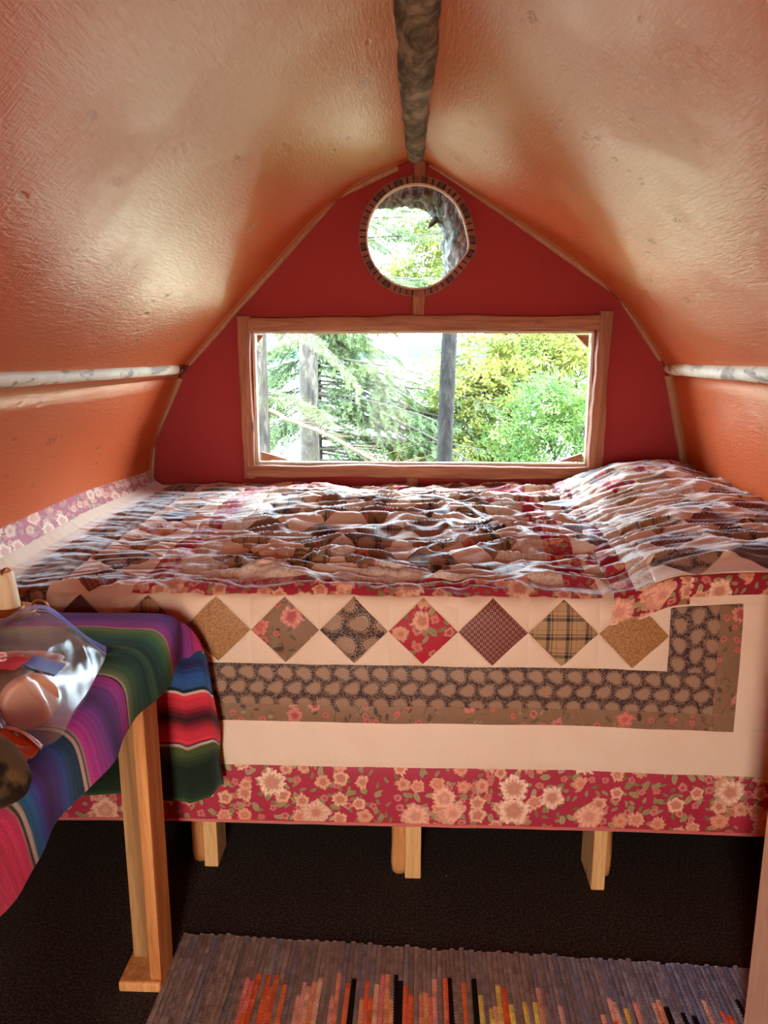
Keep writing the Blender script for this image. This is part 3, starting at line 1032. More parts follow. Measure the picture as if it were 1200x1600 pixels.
# inner frame: red strip, beige strip
for nm, fb, a, w in (('plum_strip', 'red', 0.0, 0.072), ('beige_strip', 'beige', 0.072, 0.06)):
    s0, s1, t0, t1 = SQL + a, SQR - a, F5 + a, TQ1 - a
    e = w
    patch(nm, rect(s0, s1, t0, t0 + e), FAB[fb], Q, 0.0055, 0.003)
    patch(nm, rect(s0, s1, t1 - e, t1), FAB[fb], Q, 0.0055, 0.003)
    patch(nm, rect(s0, s0 + e, t0 + e, t1 - e), FAB[fb], Q, 0.0055, 0.003)
    patch(nm, rect(s1 - e, s1, t0 + e, t1 - e), FAB[fb], Q, 0.0055, 0.003)
a = 0.132
S0, S1, T0, T1 = SQL + a, SQR - a, F5 + a, TQ1 - a
NS, NT = 5, 6
ws, wt = (S1 - S0) / NS, (T1 - T0) / NT
kinds = ['paisbig', 'cream', 'rings', 'brownbig', 'cream', 'red', 'plaid', 'beige', 'beige']
q = 0
for i in range(NS):
    for j in range(NT):
        cs, ct = S0 + (i + .5) * ws, T0 + (j + .5) * wt
        patch('diamond_patch', [(cs, ct - wt / 2), (cs + ws / 2, ct), (cs, ct + wt / 2), (cs - ws / 2, ct)], FAB[kinds[(q * 4 + j * 2) % 9]], Q, 0.0048, 0.004, uvoff=(.03 * q, .017 * q))
        q += 1
for i in range(NS + 1):
    for j in range(NT + 1):
        cs, ct = S0 + i * ws, T0 + j * wt
        pts = [(cs, max(ct - wt / 2, T0)), (min(cs + ws / 2, S1), ct), (cs, min(ct + wt / 2, T1)), (max(cs - ws / 2, S0), ct)]
        patch('cream_patch', pts, FAB['cream' if (i + j) % 3 else 'beige'], Q, 0.0048, 0.004)

# pillow in a matching quilted cover
pillow = tag(empty('pillow', (0.8, 2.3, 0.78)), 'large pillow in a wrinkled patchwork cover at the right end of the bed', 'pillow')


def pillow_pt(u, v):
    """u 0..1 from its left edge to the wall, v metres from the front edge to the back (0..1.36)"""
    u, v = np.asarray(u, float), np.asarray(v, float)
    drop = np.clip(0.075 - v, 0, None)
    vv = np.clip(v - 0.075, 0, None)
    y = 1.640 + vv * 1.02
    xl = 0.455 + 0.075 * sstep(1.7, 2.95, y) + 0.010 * np.sin(y * 7)
    xl = xl - 0.0 * drop
    x = xl + (1.070 - xl) * u
    prof = (np.clip(u, 0, 1) * 2.0)
    rise = np.sin(np.clip(u * 1.9, 0, 1) * math.pi / 2) ** 1.3 * (1 - 0.22 * sstep(0.72, 1.0, u))
    hgt = 0.052 + 0.042 * sstep(0.25, 1.1, vv) 
    front = sstep(-0.02, 0.22, vv)
    z = 0.787 + hgt * rise * (0.35 + 0.65 * front) + 0.010 * rise
    z = z - 0.02 * sstep(1.22, 1.33, vv) * rise
    wx = x + 0.05 * vnoise(x * 3, y * 3, 61)
    wy = y + 0.05 * vnoise(x * 3.1 + 4, y * 2.6, 62) - 0.15 * (x - 0.7)
    wr = 0.0090 * ridge(wx * 2.6, wy * 10, 63) + 0.0085 * ridge(wx * 5, wy * 24, 64) + 0.0055 * ridge(wx * 9, wy * 48, 65)
    z = z + wr * (0.25 + 0.75 * sstep(0.0, 0.10, vv)) * (1 - 0.8 * sstep(0.06, 0.0, vv))
    # the front flange folds down over the bed side
    y = y - np.where(v < 0.075, 0.018 * np.sin(np.clip(drop / 0.03, 0, 1) * math.pi / 2), 0)
    z = z - np.where(v < 0.075, np.clip(drop - 0.010, 0, None), 0) - 0.010 * sstep(0.06, 0.0, vv)
    # slants up towards the wall, notch at the fold
    z = z + (1 - sstep(0.0, 0.35, vv)) * (0.030 * sstep(0.0, 0.22, u) + 0.004 * vnoise(u * 9, 0.3, 66))
    x = x - np.where(u < 0.08, drop * 0.10, 0)
    return x, y, z


us, ut = np.meshgrid(np.linspace(0, 1, 90), np.linspace(0.0, 1.385, 150))
X = np.stack(pillow_pt(us.ravel(), ut.ravel()), 1)
X[:, 2] -= 0.004
obj('cover_lining', X, gridfaces(90, 150), FAB['cream'], pillow, uv=np.stack([us.ravel() * .6, ut.ravel()], 1))


def pp(name, s0, s1, t0, t1, mat, corners=None, off=(0, 0), step=0.0065):
    c = corners or rect(s0, s1, t0, t1)
    c = np.array(c, float)
    def fn(s, t): return pillow_pt(s / 0.6, t)
    return patch(name, c, mat, pillow, step, 0.003, fn=fn, uvoff=off)


W = 0.6
VB = 1.385
pp('floral_flange', 0.0, 0.155, 0.0, 0.062, FAB['reddark'])
pp('floral_flange', 0.155, W, 0.006, 0.066, FAB['reddark'], [(0.150, 0.016), (W, 0.016), (W, 0.066), (0.155, 0.062)], (.1, .05))
pp('floral_flange', 0.0, 0.045, 0.062, VB, FAB['red'])
pp('beige_strip', 0.045, 0.085, 0.062, VB, FAB['beige'])
pk = ['paisbig', 'redbig', 'plaid', 'weave', 'tan', 'rings', 'brownbig', 'beige']
nu_, nv_ = 3, 8
du, dv = (W - 0.085) / nu_, (VB - 0.066) / nv_
for i in range(nu_):
    for j in range(nv_):
        cs, ct = 0.085 + (i + .5) * du, 0.064 + (j + .5) * dv
        pp('diamond_patch', 0, 0, 0, 0, FAB[pk[(i * 3 + j * 5) % 8]], [(cs, ct - dv / 2), (cs + du / 2, ct), (cs, ct + dv / 2), (cs - du / 2, ct)], (.05 * i, .03 * j))
for i in range(nu_ + 1):
    for j in range(nv_ + 1):
        cs, ct = 0.085 + i * du, 0.064 + j * dv
        pts = [(cs, max(ct - dv / 2, 0.064)), (min(cs + du / 2, W), ct), (cs, min(ct + dv / 2, VB)), (max(cs - du / 2, 0.085), ct)]
        pp('cream_patch', 0, 0, 0, 0, FAB['cream'], pts)

# ------------------------------------------------------------------ table and striped blanket
table = tag(empty('side_table', (-0.76, 0.95, 0)), 'small pine table with board legs under the striped blanket', 'table')
box('table_top', -1.02, -0.512, 0.36, 1.545, 0.715, 0.745, PLY, table, 0.004)
lg = box('leg', -0.535, -0.512, 1.345, 1.425, 0.022, 0.715, PINE2, table, 0.002)
box('leg_board', -0.592, -0.535, 1.405, 1.425, 0.022, 0.715, PINE3, lg, 0.002)
V, F = box_vf(-0.600, -0.512, 1.335, 1.425, 0.0, 0.024)
bevel(obj('foot_block', V, F, PINE2, lg, smooth=False), 0.005)
for (x0, x1, y0, y1) in ((-0.535, -0.512, 0.40, 0.48), (-1.0, -0.977, 1.345, 1.425), (-1.0, -0.977, 0.40, 0.48)):
    box('leg', x0, x1, y0, y1, 0.0, 0.715, PINE2, table, 0.002)

STOPS = [  # metres along the blanket from its far hem, colour
    (0.000, (0.030, 0.060, 0.018)), (0.015, (0.012, 0.022, 0.012)), (0.085, (0.010, 0.018, 0.010)), (0.110, (0.035, 0.055, 0.018)), (0.132, (0.085, 0.080, 0.020)),
    (0.134, (0.42, 0.33, 0.24)), (0.138, (0.42, 0.33, 0.24)), (0.139, (0.015, 0.010, 0.012)), (0.143, (0.015, 0.010, 0.012)), (0.145, (0.55, 0.018, 0.030)),
    (0.170, (0.48, 0.015, 0.030)), (0.188, (0.16, 0.008, 0.014)), (0.203, (0.022, 0.010, 0.012)), (0.216, (0.10, 0.008, 0.012)), (0.238, (0.46, 0.016, 0.030)), (0.262, (0.55, 0.020, 0.030)),
    (0.264, (0.42, 0.33, 0.24)), (0.268, (0.42, 0.33, 0.24)), (0.269, (0.012, 0.010, 0.012)), (0.274, (0.012, 0.012, 0.02)), (0.280, (0.02, 0.07, 0.16)), (0.305, (0.016, 0.065, 0.20)), (0.335, (0.018, 0.015, 0.055)),
    (0.365, (0.016, 0.050, 0.12)), (0.385, (0.02, 0.075, 0.14)), (0.387, (0.42, 0.33, 0.24)), (0.391, (0.42, 0.33, 0.24)), (0.392, (0.012, 0.010, 0.012)), (0.398, (0.012, 0.010, 0.012)),
    (0.400, (0.36, 0.016, 0.07)), (0.425, (0.28, 0.016, 0.09)), (0.450, (0.16, 0.03, 0.20)), (0.475, (0.085, 0.03, 0.14)), (0.500, (0.13, 0.035, 0.20)), (0.535, (0.26, 0.05, 0.26)), (0.552, (0.34, 0.03, 0.17)),
    (0.554, (0.40, 0.35, 0.20)), (0.557, (0.40, 0.35, 0.20)), (0.558, (0.05, 0.06, 0.02)), (0.562, (0.16, 0.22, 0.05)), (0.585, (0.060, 0.16, 0.045)), (0.610, (0.016, 0.085, 0.040)), (0.650, (0.006, 0.030, 0.020)),
    (0.668, (0.03, 0.10, 0.03)), (0.690, (0.006, 0.028, 0.020)), (0.720, (0.014, 0.060, 0.030)), (0.750, (0.05, 0.11, 0.03)), (0.775, (0.15, 0.19, 0.05)), (0.777, (0.42, 0.33, 0.24)), (0.780, (0.42, 0.33, 0.24)), (0.781, (0.03, 0.012, 0.02)), (0.785, (0.03, 0.012, 0.02)),
    (0.788, (0.42, 0.02, 0.20)), (0.810, (0.30, 0.03, 0.22)), (0.840, (0.13, 0.04, 0.19)), (0.865, (0.075, 0.03, 0.12)), (0.890, (0.16, 0.04, 0.22)), (0.925, (0.32, 0.03, 0.24)), (0.958, (0.50, 0.02, 0.24)), (0.963, (0.50, 0.03, 0.22)),
    (0.965, (0.42, 0.33, 0.24)), (0.968, (0.42, 0.33, 0.24)), (0.969, (0.06, 0.025, 0.02)), (0.973, (0.06, 0.025, 0.02)), (0.974, (0.50, 0.34, 0.24)), (0.980, (0.50, 0.34, 0.24)), (0.982, (0.010, 0.035, 0.060)),
    (1.005, (0.012, 0.050, 0.085)), (1.022, (0.030, 0.070, 0.22)), (1.040, (0.050, 0.03, 0.16)), (1.065, (0.055, 0.018, 0.085)), (1.085, (0.07, 0.02, 0.15)), (1.100, (0.05, 0.05, 0.24)), (1.115, (0.020, 0.12, 0.26)), (1.135, (0.012, 0.085, 0.16)),
    (1.138, (0.42, 0.33, 0.22)), (1.145, (0.45, 0.33, 0.22)), (1.146, (0.05, 0.03, 0.015)), (1.152, (0.05, 0.03, 0.015)), (1.154, (0.50, 0.22, 0.14)), (1.157, (0.62, 0.02, 0.09)), (1.195, (0.62, 0.016, 0.06)), (1.225, (0.42, 0.014, 0.05)), (1.255, (0.14, 0.012, 0.02)), (1.30, (0.03, 0.012, 0.012)), (1.36, (0.4, 0.016, 0.03)), (1.70, (0.02, 0.06, 0.1))]
sp_ = np.array([a for a, b in STOPS]); sc_ = np.array([b for a, b in STOPS])
DROP = 0.445        # length hanging over the far end
XE, YE, ZT = -0.503, 1.555, 0.756


def blanket_pt(a, v):
    """a: metres to the right of the table's right edge (negative on the top); v: metres from the far hem"""
    a, v = np.asarray(a, float), np.asarray(v, float)
    b = DROP - v                       # >0: hangs over the far end
    side, far = np.clip(a, 0, None), np.clip(b, 0, None)
    r = 0.014
    # top
    x = XE + np.clip(a, None, 0)
    y = YE - np.clip(-b, 0, None)
    z = np.full_like(x, ZT)
    topmask = (a < 0) & (b < 0)
    wr = 0.0035 * vnoise(a * 11 + v * 3, v * 14, 71) + 0.006 * np.exp(-((v - 0.66 - 0.25 * (a + .06)) / 0.020) ** 2) * sstep(-0.20, -0.05, a) + 0.005 * np.exp(-((v - 0.71 + 0.1 * (a + .06)) / 0.016) ** 2) * sstep(-0.16, -0.02, a)
    z = z + wr * sstep(0.03, -0.05, a) * sstep(0.02, -0.05, b)
    # rounded edges
    z = z - 0.012 * np.exp(-np.abs(np.clip(a, None, 0)) / 0.012) - 0.010 * np.exp(-np.clip(-b, 0, None) / 0.012)
    # side drape
    sw = 0.010 * np.sin((v - 0.55) * 22) + 0.005 * vnoise(v * 18, 0.4, 73)
    x = x + np.where(b <= 0, 0.012 * (1 - np.exp(-side / 0.012)) + sw * side / 0.09 + side * 0.10, 0)
    z = z - np.where(b <= 0, side * 0.985, 0)
    # far drape
    fwv = 0.010 * np.sin(a * 30) + 0.004 * vnoise(a * 9, v * 5, 74)
    y = y + np.where(far > 0, 0.010 * (1 - np.exp(-far / 0.012)) + fwv * np.clip(far / 0.3, 0, 1), 0)
    z = z - np.where((far > 0) & (a <= 0), far * 0.99, 0)
    # corner fold: the part beyond both edges swings round to hang beside the end
    cor = (far > 0) & (a > 0)
    t = far / (far + side * 1.6 + 1e-6)
    g = np.sin(t * math.pi / 2)
    x = x + np.where(cor, 0.012 * (1 - np.exp(-side / 0.012)) * 1.0 + side * (0.10 + 0.72 * g) + 0.003 * np.sin(far * 30), 0)
    z = z - np.where(cor, np.sqrt(far ** 2 + (side * (1 - 0.85 * g)) ** 2) * 0.99, 0)
    y = y + np.where(cor, 0.022 * np.sin(np.clip(side / 0.09, 0, 1) * math.pi) * g, 0)
    # rounded hem of the hanging end
    z = z + np.where(far > 0, 0.05 * sstep(0.03, 0.09, a) * sstep(0.25, 0.44, far) + 0.012 * vnoise(a * 7, 0.7, 77) * sstep(0.3, 0.44, far), 0)
    return x, y, z


na, nv = 130, 560
aa, vv = np.meshgrid(np.concatenate([np.linspace(-0.50, -0.06, 60), np.linspace(-0.055, 0.088, 70)]), np.linspace(0.0, DROP + 1.20, nv))
aa, vv = aa.ravel(), vv.ravel()
X = np.stack(blanket_pt(aa, vv), 1)
vj = vv + 0.0010 * vnoise(aa * 40, vv * 30, 75)
cc = np.stack([np.interp(vj, sp_, sc_[:, k]) for k in range(3)], 1)
cc = cc * (1 + 0.22 * vnoise(aa * 3, vv * 330, 76))[:, None]
BL = Mat('striped_wool')
_v = BL.coord('UV')
_n = BL.noise(BL.coord('UV', (1, 1, 1)), 420, 3, 0.7)
_st = BL.noise(BL.coord('UV', (0.12, 1, 1)), 260, 2, 0.6)
_c = BL.mix(_n.ss(0.4, 0.75) * 0.45, BL.attr(), BL.mix(1.0, BL.attr(), (0.35, 0.35, 0.35), 'MULTIPLY'))
BL.set(color=_c, rough=0.95, spec=0.04, sheen=0.06, sheen_r=0.6)
BL.bump(_st * 0.7 + _n * 0.5, 0.5, 0.004)
bo = obj('striped_blanket', X, gridfaces(na, nv), BL.m, uv=np.stack([aa, vv], 1), col=np.clip((cc * 0.93 + cc.mean(1, keepdims=True) * 0.07) * 1.2, 0, 1), loc=(XE - 0.25, 1.0, ZT))
m = bo.modifiers.new('thickness', 'SOLIDIFY'); m.thickness, m.offset = 0.004, 1
tag(bo, 'multicoloured striped wool blanket draped over the small table', 'blanket')

# ------------------------------------------------------------------ things on the table
ZB = ZT + 0.004
WAX = Mat('cream_wax').set(color=(0.80, 0.56, 0.30), rough=0.5, sss=0.15)
_n = WAX.noise(WAX.coord('Object', (1, 1, .4)), 60, 3)
WAX.bump(_n, 0.3, 0.004)
BRASS = Mat('aged_brass').set(color=(0.42, 0.20, 0.07), metal=0.9, rough=0.35).m
BLACK = Mat('black_wick').set(color=(0.01, 0.01, 0.01), rough=0.9).m
cxy = (-0.838, 1.500)
ZB0 = ZB
ZB = ZB + 0.003
cst = tag(empty('candlestick', (cxy[0], cxy[1], ZB)), 'low dark brass candlestick with a curled ring handle at the far end of the table', 'candlestick')


def lathe(prof, n=28, cx=0, cy=0, cz=0):
    prof = np.array(prof, float)
    th = np.arange(n) / n * 2 * math.pi
    V = np.array([(cx + r * math.cos(a), cy + r * math.sin(a), cz + z) for r, z in prof for a in th])
    return V, gridfaces(n, len(prof), True)


V, F = lathe([(0.0, 0.0), (0.045, 0.0), (0.052, 0.004), (0.054, 0.009), (0.051, 0.009), (0.040, 0.005), (0.030, 0.005), (0.029, 0.018), (0.026, 0.018), (0.025, 0.006), (0.0, 0.006)], 32, *cxy, ZB)
obj('saucer', V, F, BRASS, cst)
th = np.linspace(-0.6, 4.6, 26)
P = np.stack([cxy[0] + 0.060 + 0.017 * np.cos(th), np.full(26, cxy[1] + 0.01), ZB + 0.012 + 0.016 * np.sin(th)], 1)
V, F = tube_vf(P, 0.0028, 8)
obj('ring_handle', V, F, BRASS, cst)
cz0 = ZB + 0.006
prof = [(0.0, 0.0), (0.0235, 0.0), (0.0235, 0.02), (0.0225, 0.06), (0.0218, 0.082), (0.0205, 0.088), (0.017, 0.089), (0.012, 0.084), (0.0, 0.081)]
V, F = lathe(prof, 36, *cxy, cz0)
rel = V - np.array([cxy[0], cxy[1], cz0])
ang = np.arctan2(rel[:, 1], rel[:, 0])
V[:, :2] += rel[:, :2] * (0.05 * fbm(np.cos(ang) * 2 + 3, np.sin(ang) * 2 + rel[:, 2] * 18, 81, 3))[:, None]
V[:, 2] += np.where(rel[:, 2] > 0.08, 0.006 * vnoise(np.cos(ang) * 2, np.sin(ang) * 2, 82), 0)
V[:, 0] -= rel[:, 2] * 0.10
candle = tag(obj('candle', V, F, WAX.m, loc=(cxy[0], cxy[1], cz0)), 'stubby cream pillar candle with burnt wick in the brass candlestick', 'candle')
P = np.array([(cxy[0] - .006, cxy[1] - .004, cz0 + .078), (cxy[0] - .004, cxy[1] - .006, cz0 + .090), (cxy[0] + .003, cxy[1] - .008, cz0 + .095)])
V, F = tube_vf(lerp_pts(P, 8), 0.0014, 6)
obj('wick', V, F, BLACK, candle)

ZB = ZB0
# jar with a peach lid lying inside the plastic bag
AMB = Mat('amber_jar').set(color=(0.16, 0.085, 0.025), rough=0.25, spec=0.6).m
PEACH = Mat('peach_lid')
_n = PEACH.noise(PEACH.coord('Object'), 40, 3)
PEACH.set(color=PEACH.mix(_n, (0.80, 0.42, 0.22), (0.74, 0.36, 0.20)), rough=0.4)
jd = Vector((0.70, -0.714, 0.0)).normalized()
jc = Vector((-0.547, 1.012, ZB + 0.041))      # middle of the lid's face


def along(prof, origin, d, n=32):
    M3 = d.to_track_quat('Z', 'Y').to_matrix()
    V, F = lathe(prof, n)
    V = np.array([tuple(origin + M3 @ Vector(p)) for p in V])
    return V, F


jar = tag(empty('jar', (jc.x - jd.x * .05, jc.y - jd.y * .05, ZB)), 'amber jar with a wide peach lid lying inside the clear plastic bag', 'jar')
V, F = along([(0, -.115), (.028, -.115), (.036, -.108), (.0385, -.095), (.0385, -.028), (.037, -.022), (0, -.022)], jc, jd)
obj('jar_body', V, F, AMB, jar)
V, F = along([(0, -.022), (.040, -.022), (.0405, -.020), (.0405, -.005), (.038, -.0008), (.034, 0.0), (0, 0.0005)], jc, jd)
obj('lid', V, F, PEACH.m, jar)
# soft peach cloth bundle in the bag
bc = np.array([-0.655, 1.20, ZB + 0.020])
th, ph = np.meshgrid(np.linspace(0, 2 * math.pi, 36, endpoint=False), np.linspace(-math.pi / 2, math.pi / 2, 20))
th, ph = th.ravel(), ph.ravel()
rr = 1 + 0.12 * fbm(np.cos(th) * 2, np.sin(th) * 2 + ph * 2, 91, 3)
V = np.stack([bc[0] + 0.075 * rr * np.cos(ph) * np.cos(th), bc[1] + 0.045 * rr * np.cos(ph) * np.sin(th), bc[2] + 0.020 * rr * np.sin(ph)], 1)
tag(obj('cloth_bundle', V, gridfaces(36, 20, True), PEACH.m, loc=tuple(bc)), 'peach folded bundle showing through the middle of the plastic bag', 'bundle')

# zip bag: control net (x, y, z), rows from the zip to the closed end
NET = np.array([
    [(-0.815, 1.415, .775), (-0.765, 1.435, .800), (-0.725, 1.440, .800), (-0.665, 1.395, .786), (-0.610, 1.345, .776), (-0.556, 1.305, .770)],
    [(-0.795, 1.345, .772), (-0.740, 1.365, .806), (-0.690, 1.360, .812), (-0.640, 1.330, .800), (-0.585, 1.290, .785), (-0.542, 1.262, .768)],
    [(-0.770, 1.265, .770), (-0.715, 1.275, .812), (-0.660, 1.270, .822), (-0.610, 1.245, .812), (-0.565, 1.215, .792), (-0.528, 1.190, .768)],
    [(-0.740, 1.185, .770), (-0.690, 1.185, .815), (-0.640, 1.175, .828), (-0.595, 1.150, .822), (-0.548, 1.130, .800), (-0.515, 1.120, .768)],
    [(-0.715, 1.105, .770), (-0.670, 1.100, .828), (-0.620, 1.085, .846), (-0.575, 1.062, .842), (-0.530, 1.050, .810), (-0.508, 1.055, .768)],
    [(-0.690, 1.035, .768), (-0.650, 1.020, .822), (-0.605, 1.005, .846), (-0.560, .985, .846), (-0.518, .985, .812), (-0.498, 1.000, .764)],
    [(-0.670, .985, .763), (-0.635, .965, .775), (-0.590, .950, .778), (-0.545, .945, .776), (-0.515, .950, .770), (-0.500, .975, .763)]])


def bspl(t, n):
    """uniform clamped-ish cubic weights via repeated Catmull-Rom"""
    i = np.clip(np.floor(t).astype(int), 0, n - 2)
    f = t - i
    W = np.zeros((len(t), n))
    w = [-.5 * f + f ** 2 - .5 * f ** 3, 1 - 2.5 * f ** 2 + 1.5 * f ** 3, .5 * f + 2 * f ** 2 - 1.5 * f ** 3, -.5 * f ** 2 + .5 * f ** 3]
    for k in range(4):
        np.add.at(W, (np.arange(len(t)), np.clip(i - 1 + k, 0, n - 1)), w[k])
    return W


def bag_pt(u, v, lower=False):
    """u 0..1 left to right, v 0..1 zip to closed end"""
    u, v = np.asarray(u, float).ravel(), np.asarray(v, float).ravel()
    Wu, Wv = bspl(u * (NET.shape[1] - 1), NET.shape[1]), bspl(v * (NET.shape[0] - 1), NET.shape[0])
    X = np.einsum('ni,nj,ijk->nk', Wv, Wu, NET)
    cr = 0.0050 * ridge(u * 2.6 + v * 2.5, v * 4 - u * 2, 95) + 0.0018 * ridge(u * 8 - v * 5, v * 7 + u * 6, 96)
    edge = np.clip(np.minimum.reduce([u, 1 - u, 1 - v]) / 0.12, 0, 1) * sstep(0.06, 0.25, v)
    if lower:
        X[:, 2] = np.minimum(X[:, 2], ZB + 0.003 + 0.002 * vnoise(u * 5, v * 5, 97))
    else:
        X[:, 2] += cr * edge
    return X


PLASTIC = Mat('clear_plastic')
nt = PLASTIC.nt
_t = nt.nodes.new('ShaderNodeBsdfTransparent'); _t.inputs[0].default_value = (0.93, 0.94, 0.97, 1)
_g = nt.nodes.new('ShaderNodeBsdfGlossy'); _g.inputs['Roughness'].default_value = 0.24
_d = nt.nodes.new('ShaderNodeBsdfDiffuse'); _d.inputs[0].default_value = (0.75, 0.76, 0.82, 1)
_tl = nt.nodes.new('ShaderNodeBsdfTranslucent'); _tl.inputs[0].default_value = (0.75, 0.76, 0.82, 1)
_lw = nt.nodes.new('ShaderNodeLayerWeight'); _lw.inputs[0].default_value = 0.35
_a = nt.nodes.new('ShaderNodeMixShader'); _a.inputs[0].default_value = 0.5
_b = nt.nodes.new('ShaderNodeMixShader'); _b.inputs[0].default_value = 0.10
_c = nt.nodes.new('ShaderNodeMixShader')
_mm = nt.nodes.new('ShaderNodeMath'); _mm.operation = 'MULTIPLY_ADD'; _mm.inputs[1].default_value = 0.16; _mm.inputs[2].default_value = 0.02
nt.links.new(_lw.outputs['Fresnel'], _mm.inputs[0])
nt.links.new(_d.outputs[0], _a.inputs[1]); nt.links.new(_tl.outputs[0], _a.inputs[2])
nt.links.new(_t.outputs[0], _b.inputs[1]); nt.links.new(_a.outputs[0], _b.inputs[2])
nt.links.new(_mm.outputs[0], _c.inputs[0]); nt.links.new(_b.outputs[0], _c.inputs[1]); nt.links.new(_g.outputs[0], _c.inputs[2])
nt.links.new(_c.outputs[0], PLASTIC.out.inputs[0])

zb = tag(empty('zip_bag', (-0.64, 1.19, ZB)), 'clear plastic zip bag with blue zipper and red and blue print on the striped blanket', 'bag')
g1, g2 = np.meshgrid(np.linspace(0, 1, 64), np.linspace(0, 1, 80))
obj('bag_front', bag_pt(g1, g2), gridfaces(64, 80), PLASTIC.m, zb)
obj('bag_back', bag_pt(g1, g2, True), gridfaces(64, 80), PLASTIC.m, zb)


def on_bag(name, u0, u1, v0, v1, mat, off, nu=40, nv=6, skew=0.0, parent=zb, vcurve=0.0):
    a, b = np.meshgrid(np.linspace(0, 1, nu), np.linspace(0, 1, nv))
    u = u0 + (u1 - u0) * a.ravel()
    v = v0 + (v1 - v0) * b.ravel() + skew * (a.ravel() - .5) + vcurve * (a.ravel() * (1 - a.ravel()))
    X = bag_pt(u, v)
    X[:, 2] += off
    return obj(name, X, gridfaces(nu, nv), mat, parent)


ZIPM = Mat('blue_zip').set(color=(0.09, 0.16, 0.60), rough=0.3, spec=0.5)
ZIPM.set(alpha=0.92)
ZIP2 = Mat('pale_blue_zip').set(color=(0.35, 0.45, 0.78), rough=0.3, spec=0.6, alpha=0.6)
on_bag('zipper', 0.0, 1.0, -0.004, 0.095, ZIPM.m, 0.002)
on_bag('zipper_lip', 0.0, 1.0, 0.105, 0.135, ZIP2.m, 0.0015)
PRB = Mat('blue_print').set(color=(0.05, 0.035, 0.28), rough=0.5, spec=0.2, alpha=0.95).m
PRR = Mat('red_print').set(color=(0.66, 0.012, 0.04), rough=0.5, spec=0.2, alpha=0.95).m
rp = on_bag('red_print', 0.26, 0.60, 0.685, 0.83, PRR, 0.003, 30, 14, -0.10)
on_bag('blue_print', 0.605, 0.77, 0.53, 0.66, PRB, 0.003, 30, 14, -0.12)
LET = Mat('pale_lettering').set(color=(0.80, 0.45, 0.48), rough=0.5).m
fc = bpy.data.curves.new('lettering', 'FONT')
fc.body, fc.size, fc.extrude = 'ze', 0.034, 0.0002
lt0 = bpy.data.objects.new('lettering', fc)
COL.objects.link(lt0)
bpy.context.view_layer.update()
lm = bpy.data.meshes.new_from_object(lt0.evaluated_get(bpy.context.evaluated_depsgraph_get()))
bpy.data.objects.remove(lt0)
lm.materials.clear()
lm.materials.append(LET)
lt = bpy.data.objects.new('lettering', lm)
COL.objects.link(lt)
lp = bag_pt(0.36, 0.80)[0]
lt.location = (lp[0], lp[1], lp[2] + 0.006)
lt.rotation_euler = (math.radians(38), 0, math.radians(22))
lt.parent = zb
lt.matrix_parent_inverse = world_of(zb).inverted()

# coral plastic bit, pale bag edge, olive pouch at the near end of the table
CORAL = Mat('coral_plastic').set(color=(0.66, 0.27, 0.17), rough=0.45, sss=0.05).m


def fold_sheet(name, P, mat, n=30, thick=0.003, wr=0.004, seed=1, parent=None, loc=None):
    """sheet from a small net of points"""
    P = np.array(P, float)
    g1, g2 = np.meshgrid(np.linspace(0, 1, n), np.linspace(0, 1, n))
    u, v = g1.ravel(), g2.ravel()
    X = np.einsum('ni,nj,ijk->nk', bspl(v * (P.shape[0] - 1), P.shape[0]), bspl(u * (P.shape[1] - 1), P.shape[1]), P)
    X[:, 2] += wr * ridge(u * 3, v * 5, seed)
    o = obj(name, X, gridfaces(n, n), mat, parent, loc=loc)
    m = o.modifiers.new('thickness', 'SOLIDIFY'); m.thickness = thick
    return o


cb = fold_sheet('coral_wrapper', [[(-0.600, .975, ZB + .010), (-0.560, .965, ZB + .026), (-0.532, .958, ZB + .020), (-0.508, .948, ZB + .012)],
                                  [(-0.600, .935, ZB + .012), (-0.562, .930, ZB + .030), (-0.530, .925, ZB + .022), (-0.504, .928, ZB + .009)],
                                  [(-0.595, .890, ZB + .008), (-0.560, .888, ZB + .016), (-0.535, .892, ZB + .010), (-0.516, .905, ZB + .004)]], CORAL, 28, 0.003, 0.003, 101, loc=(-0.54, 0.93, ZB))
tag(cb, 'coral pink folded wrapper between the jar lid and the olive pouch', 'wrapper')
fold_sheet('turned_edge', [[(-0.565, .962, ZB + .030), (-0.530, .952, ZB + .028), (-0.502, .944, ZB + .013)], [(-0.565, .950, ZB + .034), (-0.528, .942, ZB + .031), (-0.499, .934, ZB + .012)]], CORAL, 12, 0.002, 0.001, 102, cb)
pb = fold_sheet('plastic_wrap', [[(-0.640, 1.02, ZB + .020), (-0.600, 1.00, ZB + .050), (-0.572, .985, ZB + .030)],
                                 [(-0.620, .96, ZB + .040), (-0.585, .955, ZB + .062), (-0.556, .950, ZB + .030)],
                                 [(-0.615, .90, ZB + .012), (-0.580, .905, ZB + .030), (-0.556, .915, ZB + .010)]], PLASTIC.m, 26, 0.0006, 0.008, 103, loc=(-0.59, .95, ZB))
tag(pb, 'crumpled clear plastic wrap at the table edge in front of the jar', 'wrap')
OL = Mat('olive_cloth')
_v = OL.coord('Object')
_n = OL.noise(_v, 16, 3, 0.55)
OL.set(color=OL.mix(_n.ss(0.50, 0.62), OL.mix(OL.noise(_v, 8, 2), (0.15, 0.075, 0.020), (0.09, 0.075, 0.030)), (0.016, 0.009, 0.006)), rough=0.9, spec=0.1)
OL.bump(OL.noise(_v, 300, 2), 0.2, 0.003)
th, ph = np.meshgrid(np.linspace(0, 2 * math.pi, 48, endpoint=False), np.linspace(-math.pi / 2, math.pi / 2, 28))
th, ph = th.ravel(), ph.ravel()
oc = np.array([-0.545, 0.838, ZB + 0.036])
